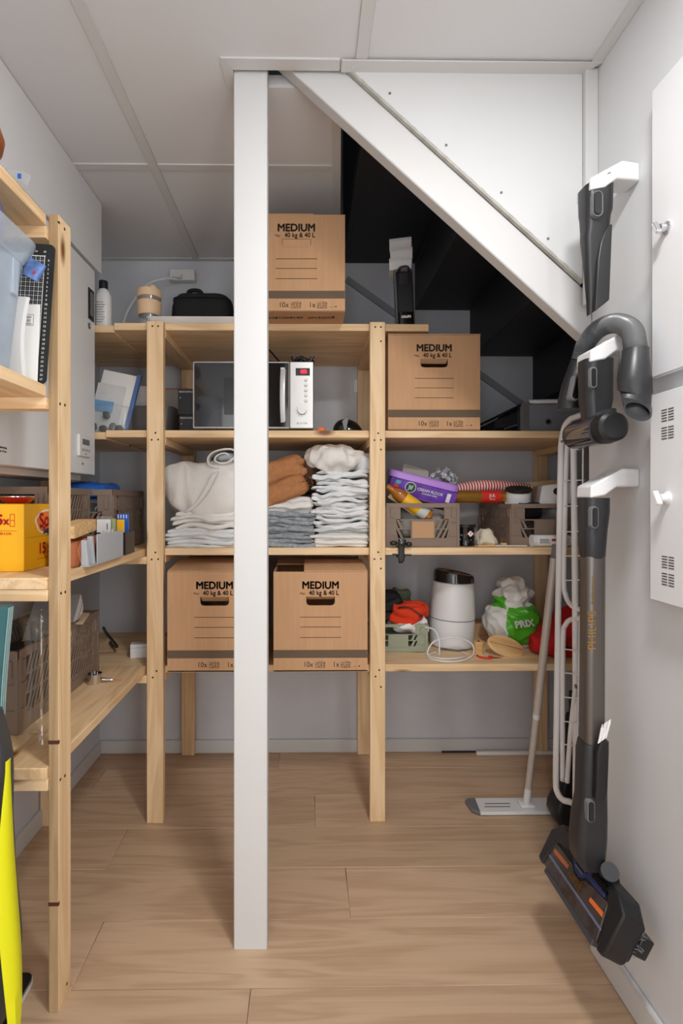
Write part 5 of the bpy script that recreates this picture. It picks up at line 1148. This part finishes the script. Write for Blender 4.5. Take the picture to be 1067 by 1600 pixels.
# crevice nozzle
xc = (933 - 480) / 800 * 1.2
t = thing('crevice_nozzle', 'black flat crevice nozzle hanging from the top wall bracket', 'nozzle', (xc, 1.2, zy(492)))
H = zy(284) - zy(492)
sec = []
for v, w_, d_, dx in ((0, .038, .016, .001), (.12, .040, .02, .001), (.4, .047, .03, -.002), (.58, .054, .04, -.004), (.64, .056, .045, -.002), (.74, .06, .05, -.001), (.78, .064, .058, 0), (.96, .066, .06, 0), (1, .066, .06, 0)):
    sec.append([(p[0], p[1], p[2] + (.014 + .022 * (p[0] / .03) if v == 0 else 0) + (.03 * (p[0] / .033) if v == 1 else 0) * .6) for p in rr(w_, d_, min(d_, w_) * .3, v * H, 5, dx)])
MB().loft(sec).build('body', dgrey, t, smooth=35)
MB().prism([(-.013, .004), (.020, .030), (.026, H * .60), (.027, H * .66), (.02, H * .655), (.008, H * .6), (-.001, H * .52), (-.007, H * .4)], 1, -.024, -.006).build('blade', dgrey, t, bevel=.0025)
MB().loft(pill(.026, .062, -.035, -.024, -.013, H * .79)).build('button_frame', mgrey, t, smooth=40)
MB().loft(pill(.019, .054, -.038, -.03, -.014, H * .79)).build('button', blk, t, smooth=40)
# small brush head on the middle bracket
t = thing('brush_head', 'small black motorised brush head hanging under the middle wall bracket', 'brush head', (.680, 1.2, zy(696)))
zz = lambda y: zy(y) - zy(696)
MB().loft([rr(w_, d_, .02, zz(y), 6, dx) for y, w_, d_, dx in ((680, .05, .05, 0), (655, .052, .052, -.002), (640, .06, .056, 0), (625, .066, .06, 0), (562, .068, .06, 0))]).build('tube', dgrey, t, smooth=40)
mb = MB(); mb.M = Matrix.Translation((-.005, -.085, .034)) @ Matrix.Rotation(-PI / 2, 4, 'X')
mb.loft([[(a * s_, b * s_, z) for a, b, _ in rr(.07, .066, .03, 0, 8)] for z, s_ in ((0, .75), (.006, .95), (.02, 1), (.15, 1), (.166, .95), (.172, .8))]); mb.build('head', blk, t, smooth=40)
mb = MB(); mb.M = Matrix.Translation((-.009, -.05, .031)) @ Matrix.Rotation(-PI / 2, 4, 'X')
mb.loft([[(a, b, z) for a, b, _ in rr(.07, .064, .026, 0, 8)] for z in (0, .112)]); mb.build('window', mat('dark_clear_window', (54, 52, 58), .06, coat=.6), t, smooth=40)
MB().loft(pill(.017, .05, -.036, -.026, -.024, zz(594))).build('button_frame', mgrey, t, smooth=40)
MB().loft(pill(.011, .042, -.038, -.03, -.0245, zz(594))).build('button', blk, t, smooth=40)
MB().loft([[(p[0] + .018 * v, p[1], .05 + .035 * v) for p in rr(.06 - .01 * v, .11 - .06 * v, .02, 0)] for v in (0, .5, 1)]).build('neck', dgrey, t, smooth=40)
# hose with cuff and nozzle
t = thing('vacuum_hose', 'grey ribbed vacuum hose arched over the middle wall bracket with black cuff', 'hose', (.675, 1.2, zy(500)))
pts = [P(897, 600, 1.285), P(907, 562, 1.285), P(915, 538, 1.27), P(934, 515, 1.235), P(961, 505, 1.19), P(985, 515, 1.13), P(992, 540, 1.09), P(992, 570, 1.075)]
pts = bez(pts[1:], 126); rad = [.0215 + .0009 * (1.5 if (k // 1) % 2 else -1.5) for k in range(len(pts))]
MB().tube(pts, rad, 18).build('ribbed_hose', mat('hose_grey', (96, 97, 98), .32), t, True, smooth=28)
ctr = [(992, 546, 1.088, .0265, .0265), (991, 560, 1.082, .028, .028), (991, 590, 1.075, .034, .03), (992, 612, 1.07, .035, .03), (993, 614, 1.068, .031, .027), (994, 628, 1.055, .031, .025), (996, 636, 1.04, .032, .025), (996, 642, 1.025, .031, .024)]
mb = MB(); secs = []
for qx, qy, D, a, b in ctr:
    c = P(qx, qy, D); u = Vector((1, .15, 0)).normalized(); tt_ = max(0, min(1, (qy - 600) / 40)); w_ = Vector((-.12, .95 - .6 * tt_, .85 * tt_)).normalized()
    secs.append([c + u * a * math.cos(q) + w_ * b * math.sin(q) for q in [2 * PI * j / 28 for j in range(28)]])
c = P(996, 642, 1.026); secs.append([c + u * .027 * math.cos(q) + w_ * .02 * math.sin(q) for q in [2 * PI * j / 28 for j in range(28)]])
c = P(995, 632, 1.055); secs.append([c + u * .024 * math.cos(q) + w_ * .018 * math.sin(q) for q in [2 * PI * j / 28 for j in range(28)]])
mb.loft(secs).build('cuff', dgrey, t, True, smooth=40)
mb = MB(); secs = []
for qx, qy, a, b in ((908, 558, .022, .022), (905, 570, .025, .024), (899, 600, .033, .028), (894, 628, .036, .028), (892, 640, .033, .026)):
    c = P(qx, qy, 1.29); secs.append([c + Vector((1, 0, 0)) * a * math.cos(q) + Vector((0, 1, 0)) * b * math.sin(q) for q in [2 * PI * j / 28 for j in range(28)]])
mb.loft(secs).build('handle_cuff', blk, t, True, smooth=40)
c = P(899, 606, 1.262)
MB().loft([[c + Vector((x + .22 * z, y - .006, z)) for x, y, z in q_] for q_ in pill(.028, .07, -.006, .014)]).build('button_frame', mgrey, t, True, smooth=40)
MB().loft([[c + Vector((x + .22 * z, y - .008, z)) for x, y, z in q_] for q_ in pill(.021, .06, -.008, .01)]).build('button', blkg, t, True, smooth=40)
# wand with floor head
t = thing('vacuum_wand', 'grey vacuum tube with black floor head hanging from the lowest wall bracket', 'vacuum', (.68, 1.2, .2))
xm = lambda a, b: ((a + b) / 2 - 480) / 800 * 1.2 
sec = lambda a, b, y, r=.018, d=None: [(p[0], p[1], p[2]) for p in rr((b - a) / 667, d or min((b - a) / 667, .058), r, zy(y), 6, xm(a, b), 1.2)]
MB().loft([sec(911, 950, 778), sec(911, 950, 800), sec(911, 947, 830), sec(912, 945, 868), sec(913, 944, 872)]).build('upper_coupling', dgrey, t, True, smooth=40)
MB().loft([sec(913, 944, 868, .014), sec(912.5, 943.5, 1000, .014), sec(912, 943, 1166, .014)]).build('tube', alu, t, True, smooth=40)
MB().loft(pill(.019, .052, 1.164, 1.176, xm(914, 924), zy(808))).build('button_frame', mgrey, t, True, smooth=40); MB().loft(pill(.013, .046, 1.162, 1.172, xm(914, 924), zy(808))).build('release_button', blk, t, True, smooth=40)
text('PHILIPS', .026, (xm(912, 922) + .003, 1.1755, zy(982)), (0, 0, 1), (-1, 0, 0), gold, t, world=True, sx=1.1); text('SpeedPro Max Aqua', .008, (xm(912, 924) + .003, 1.1755, zy(920)), (0, 0, 1), (-1, 0, 0), gold, t, world=True)
MB().loft([sec(909, 944, 1160), sec(907, 946, 1175), sec(905, 946, 1245), sec(900, 946, 1275, .018, .06), sec(897, 945, 1310, .018, .062), sec(897, 943, 1338, .018, .058), sec(908, 938, 1356, .014, .05)]).build('lower_coupling', dgrey, t, True, smooth=40)
MB().loft(pill(.019, .052, 1.163, 1.176, xm(908, 918), zy(1257))).build('button_frame', mgrey, t, True, smooth=40); MB().loft(pill(.013, .046, 1.161, 1.172, xm(908, 918), zy(1257))).build('release_button', blk, t, True, smooth=40)
sec2 = lambda a, b, y: [(p[0] - .020, p[1] - .036, p[2]) for p in sec(a, b, y, .005, .02)]
ct_ = MB().loft([sec2(930, 946, 1236), sec2(931, 949, 1220), sec2(932, 951, 1165), sec2(938, 951, 1148)]); cto = ct_.build('clip_brush', blk, t, True, smooth=40)
mb = MB(); rg = random.Random(4)
for k in range(70):
    u, v = rg.random(), rg.random(); a = P(934 + 14 * u, 1162 - 10 * u, 1.162 - .008 + .024 * v); mb.tube([a, a + Vector((.006 + .004 * rg.random(), 0, .03 + .012 * rg.random()))], .0011, 4)
mb.build('bristles', paper, cto, True)
# floor head: built in its own frame (u along depth, v up the face, n out of the face)
y0, y1 = 1.08, 1.37
A0 = Vector((.630, y0, .232)); uu = Vector((-.012, 1, .012)).normalized(); vv = Vector((.052, 0, .098)).normalized(); nn = uu.cross(vv) * -1
if nn.x > 0: nn = -nn
LH = .29
def hp(u, v, n): return A0 + uu * u + vv * v + nn * n
def hbox(name, pts, n0, n1, m, bevel=.004, par=None):
    return MB().loft([[hp(u, v, n0) for u, v in pts], [hp(u, v, n1) for u, v in pts]]).build(name, m, par or t, True, bevel=bevel, seg=3)
hd = hbox('floor_head', [(.012, .0), (LH - .012, .0), (LH, .012), (LH, .085), (LH - .03, .115), (.195, .115), (.18, .095), (.13, .095), (.115, .115), (.04, .118), (.0, .09), (.0, .012)], -.058, .0, blk, .007)
hbox('end_cap', [(.0, -.002), (.020, -.004), (.024, .035), (.036, .07), (.066, .112), (.03, .119), (-.004, .1), (-.006, .01)], -.045, .007, blk, .005, hd)
hbox('end_cap', [(LH - .02, .0), (LH + .004, .004), (LH + .008, .085), (LH - .02, .12), (LH - .085, .12), (LH - .075, .085), (LH - .03, .075)], -.045, .008, dgrey, .006, hd)
winm = mat('tinted_window', (64, 54, 50), .05, coat=.8, var=.3, vscale=40)
hbox('window', [(.028, .004), (LH - .022, .004), (LH - .028, .07), (.185, .072), (.17, .06), (.14, .06), (.125, .075), (.046, .085)], -.002, .004, winm, .002, hd)
hbox('light_bar', [(.030, .03), (LH - .026, .03), (LH - .027, .036), (.031, .036)], .0035, .0055, mat('bar_grey_blue', (104, 108, 128), .2), .001, hd)
hbox('roller_stripe', [(.042, .053), (.092, .05), (.092, .059), (.046, .063)], .0036, .0048, mat('roller_orange', (226, 110, 50), .4), 0, hd)
hbox('roller_stripe', [(LH - .10, .052), (LH - .035, .048), (LH - .033, .058), (LH - .1, .062)], .0036, .0048, mat('roller_orange_dim', (176, 96, 60), .4), 0, hd)
hbox('blue_trim', [(.06, .085), (.125, .08), (.145, .065), (.168, .065), (.185, .08), (.20, .1), (.19, .108), (.172, .082), (.14, .082), (.12, .1), (.065, .1)], -.002, .006, navy, .002, hd)
hbox('front_lip', [(.04, -.012), (LH - .03, -.010), (LH - .03, .003), (.04, .003)], -.03, .001, mat('lip_grey', (70, 70, 76), .25), .002, hd)
mb = MB()
for k in range(9): mb.loft([[hp(.058 + k * .006, .096 + a, n) for a in (0, .014)] + [hp(.058 + k * .006 + .0028, .096 + a, n) for a in (.014, 0)] for n in (.0005, .0105)])
mb.build('vents', blkg, hd, True)
text('PHILIPS', .016, hp(.155, .05, .0048), -uu, vv, gold, hd, world=True, bold=.0002)
neck = MB().loft([[P(920, 1340, 1.2) + Vector((p[0], p[1], 0)) for p in rr(.034, .044, .012)], [hp(.155, .115, -.02) + Vector((p[0], p[1], 0)) for p in rr(.034, .044, .012)], [hp(.155, .075, -.012) + Vector((p[0], p[1], 0)) for p in rr(.03, .044, .012)]]).build('neck', dgrey, t, True, smooth=40)
MB().tube([hp(.12, .108, -.03), hp(.10, .108, -.03)], .02, 20).build('pivot_wheel', dgrey, t, True, smooth=40)
MB().cyl(P(948, 1362, 1.175), P(953, 1362, 1.15), .019, 20).build('pivot_wheel', dgrey, t, True, smooth=40)
mb = MB(); 
for k in range(5): mb.tube([hp(.14, .078 + .008 * k, .003 - .004 * k), hp(.172, .078 + .008 * k, .003 - .004 * k)], .0035, 8)
mb.build('flex_joint', mgrey, hd, True, smooth=True)
rgn_ = random.Random(9); mb = MB()
for k in range(60):
    a = hp(rgn_.uniform(.0, .03), .02 + rgn_.uniform(0, .06), -.052); mb.tube([a, a + Vector((rgn_.uniform(.0, .012), rgn_.uniform(-.012, .0), rgn_.uniform(-.008, .008)))], .0008, 4)
mb.build('lint', mgrey, hd, True)
hbox('side_wheel_block', [(-.002, .03), (.03, .03), (.03, .075), (-.002, .075)], -.085, -.055, blkg, .004, hd)

# ================================================================== DRYING RACK, MOP, BLACK BIN
t = thing('drying_rack', 'folded white tubular clothes drying rack standing upright before the shelves', 'drying rack', (.9, 1.75, 0))
def fr(name, pts, r=.009, n=90, m=rackw): return MB().tube(bez(pts, n), r, 12).build(name, m, t, True, smooth='all')
q = lambda x, y, D: P(x, y, D)
# outer frame: a closed rounded loop running back into depth
o1 = [q(873.5, 860, 1.83), q(876, 720, 1.83), q(877.5, 690, 1.83), q(882, 668, 1.81), q(890, 656, 1.77), q(901, 651, 1.72), q(935, 640, 1.55)]
o2 = [q(873.5, 860, 1.83), q(870, 1100, 1.83), q(868.5, 1215, 1.83), q(871, 1238, 1.82), q(880, 1250, 1.79), q(896, 1256, 1.74), q(935, 1290, 1.55)]
fr('outer_frame', o1[::-1] + o2[1:], .0105, 120)
fr('wing_frame', [q(904, 700, 1.70), q(897, 692, 1.75), q(890, 690, 1.80), q(886, 700, 1.81), q(883, 800, 1.81), q(881, 905, 1.81), q(884, 930, 1.80), q(892, 945, 1.76), q(905, 952, 1.70), q(930, 958, 1.58)], .0085)
fr('wing_frame', [q(930, 962, 1.58), q(903, 967, 1.70), q(892, 968, 1.76), q(884, 976, 1.79), q(880, 995, 1.81), q(879, 1100, 1.81), q(879, 1220, 1.81)], .0085)
fr('leg', [q(896, 690, 1.72), q(898.5, 900, 1.72), q(900, 1130, 1.72), (X(899, 1.74), 1.74, .012)], .0105)
fr('leg', [q(899, 1075, 1.71), q(891, 1150, 1.74), q(886, 1222, 1.77)], .008)
fr('thin_post', [q(911, 700, 1.66), q(909, 965, 1.66)], .0028); fr('thin_post', [q(906, 960, 1.66), q(902, 1180, 1.66)], .0028)
for y in (751, 791, 831, 869, 907): MB().cyl(q(883, y, 1.80), q(913, y - 1, 1.655), .0022, 8).build('drying_wire', rackw, t, True, smooth=True)
for y in (1014, 1051, 1089, 1127, 1163): MB().cyl(q(880, y, 1.81), q(905, y + 3, 1.655), .0022, 8).build('drying_wire', rackw, t, True, smooth=True)
for x, y, D in ((877, 690, 1.822), (885, 692, 1.80), (899, 1072, 1.70), (882, 1216, 1.80)): MB().cyl(q(x, y, D) - Vector((.004, .012, 0)), q(x, y, D) + Vector((.004, .008, 0)), .004, 10).build('rivet', mgrey, t, True, smooth=True)
MB().cyl(q(879, 1217, 1.81), q(887, 1217, 1.77), .004, 8).build('cross_pin', chrome, t, True)
bx('hinge_plate', greycoat, X(903, 1.69), X(911, 1.69), 1.655, 1.69, Z(1020, 1.69), Z(965, 1.69), t, True, bevel=.003)
MB().cyl((X(899, 1.74), 1.74, 0), (X(899, 1.74), 1.74, .03), .013, 14).build('foot_cap', blk, t, True)
t = thing('mop', 'flat white floor mop with beige tube handle leaning under the shelf', 'mop', (X(822, 1.98), 1.98, 0))
zt_ = .012
pl = [(X(743, 2.03), 2.035), (X(880, 2.03), 2.035), (X(884, 1.94), 1.94), (X(751, 1.94), 1.94), (X(737, 1.97), 1.965), (X(728, 2.02), 2.02), (X(731, 2.03), 2.033)]
q0 = MB().loft([[(x, y, z) for x, y in pl] for z in (.004, .016)]).build('pad_plate', mat('mop_white', (228, 228, 228), .5), t, True, bevel=.002)
gl = [(X(743, 2.03), 2.036), (X(751, 1.94), 1.939), (X(736, 1.965), 1.963), (X(727, 2.02), 2.021), (X(731, 2.03), 2.034)]
MB().loft([[(x, y, z) for x, y in gl] for z in (.003, .0172)]).build('corner_bumper', mgrey, t, True, bevel=.003)
bx('base_pad', mgrey, X(745, 2.0), X(880, 2.0), 1.945, 2.03, 0, .0045, t, True)
for yy in (1.975, 1.995): MB().box(X(757, yy), X(797, yy), yy - .0025, yy + .0025, .0155, .0168).build('groove', mgrey, t, True)
bx('joint_base', mat('mop_white2', (228, 228, 228), .5), X(811, 1.98), X(834, 1.98), 1.955, 2.0, .016, .03, t, True, bevel=.006)
a, b = Vector((X(822, 1.98), 1.976, .03)), P(866, 872, 1.895)
dirv = (b - a).normalized()
MB().tube([a, a + dirv * .02, a + dirv * .055, a + dirv * .06], [.013, .014, .013, .0125], 16).build('joint', wplast, t, True, smooth=40)
MB().tube([a + dirv * .058, a + dirv * .34], .0125, 18).build('lower_tube', mopalu, t, True, smooth=40)
MB().tube([a + dirv * .34, a + dirv * .362], .0135, 18).build('collar', wplast, t, True, smooth=40)
MB().tube([a + dirv * .36, b], .0145, 18).build('upper_tube', mopalu, t, True, smooth=40)
MB().tube([b, b + dirv * .05], .0125, 18).build('end_grip', mgrey, t, True, smooth=40)
t = thing('waste_bin', 'black tapered plastic bin on floor behind the drying rack', 'bin', (X(886, 1.87), 1.872, 0))
MB().loft([[(p[0] + dx, p[1] * .8, z) for p in rr(w_, w_, .02, 0)] for z, w_, dx in ((0, .085, .025), (.02, .11, .015), (.06, .12, 0), (.09, .115, .0), (.16, .08, .01), (.40, .055, .02), (.42, .04, .02))]).build('body', blk, t, smooth=40)
MB().tube([(.02, 0, .42), (.02, 0, .5)], .012, 12).build('neck', blk, t, smooth=40)
# ================================================================== LIGHT
def area(name, loc, rot, size, power, col=(1, 1, 1), shape='DISK', sy=None):
    l = bpy.data.lights.new(name, 'AREA'); l.shape = shape; l.size = size; l.energy = power; l.color = col
    if sy: l.size_y = sy
    o = bpy.data.objects.new(name, l); COL.objects.link(o); o.location = loc; o.rotation_euler = rot; return o
area('ceiling_lamp', (.38, .42, ZC - .02), (0, 0, 0), .22, 18, (1, .995, .985))
area('side_fill_light', (XR - .02, -.75, 1.3), (PI / 2, 0, math.radians(72)), 1.0, 37, (.985, .99, 1), 'RECTANGLE', 1.9)  # added fill lamp at the right wall, lifts the left cabinets; no doorway there
area('front_fill_light', (-.5, YF + .05, 1.25), (PI / 2, 0, 0), .9, 18, (.98, .985, 1), 'RECTANGLE', 2.0)  # unseen fill lamp added behind the camera to lift shaded shelves and rack
w = bpy.data.worlds.new('world'); scene.world = w; w.use_nodes = True
w.node_tree.nodes['Background'].inputs[0].default_value = (.75, .8, .9, 1); w.node_tree.nodes['Background'].inputs[1].default_value = .03
vs = scene.view_settings; vs.view_transform = 'Standard'; vs.look = 'None'; vs.gamma = 1; vs.use_curve_mapping = False; vs.exposure = 0.0
scene.cycles.max_bounces = 10; scene.cycles.diffuse_bounces = 6; scene.cycles.transparent_max_bounces = 16
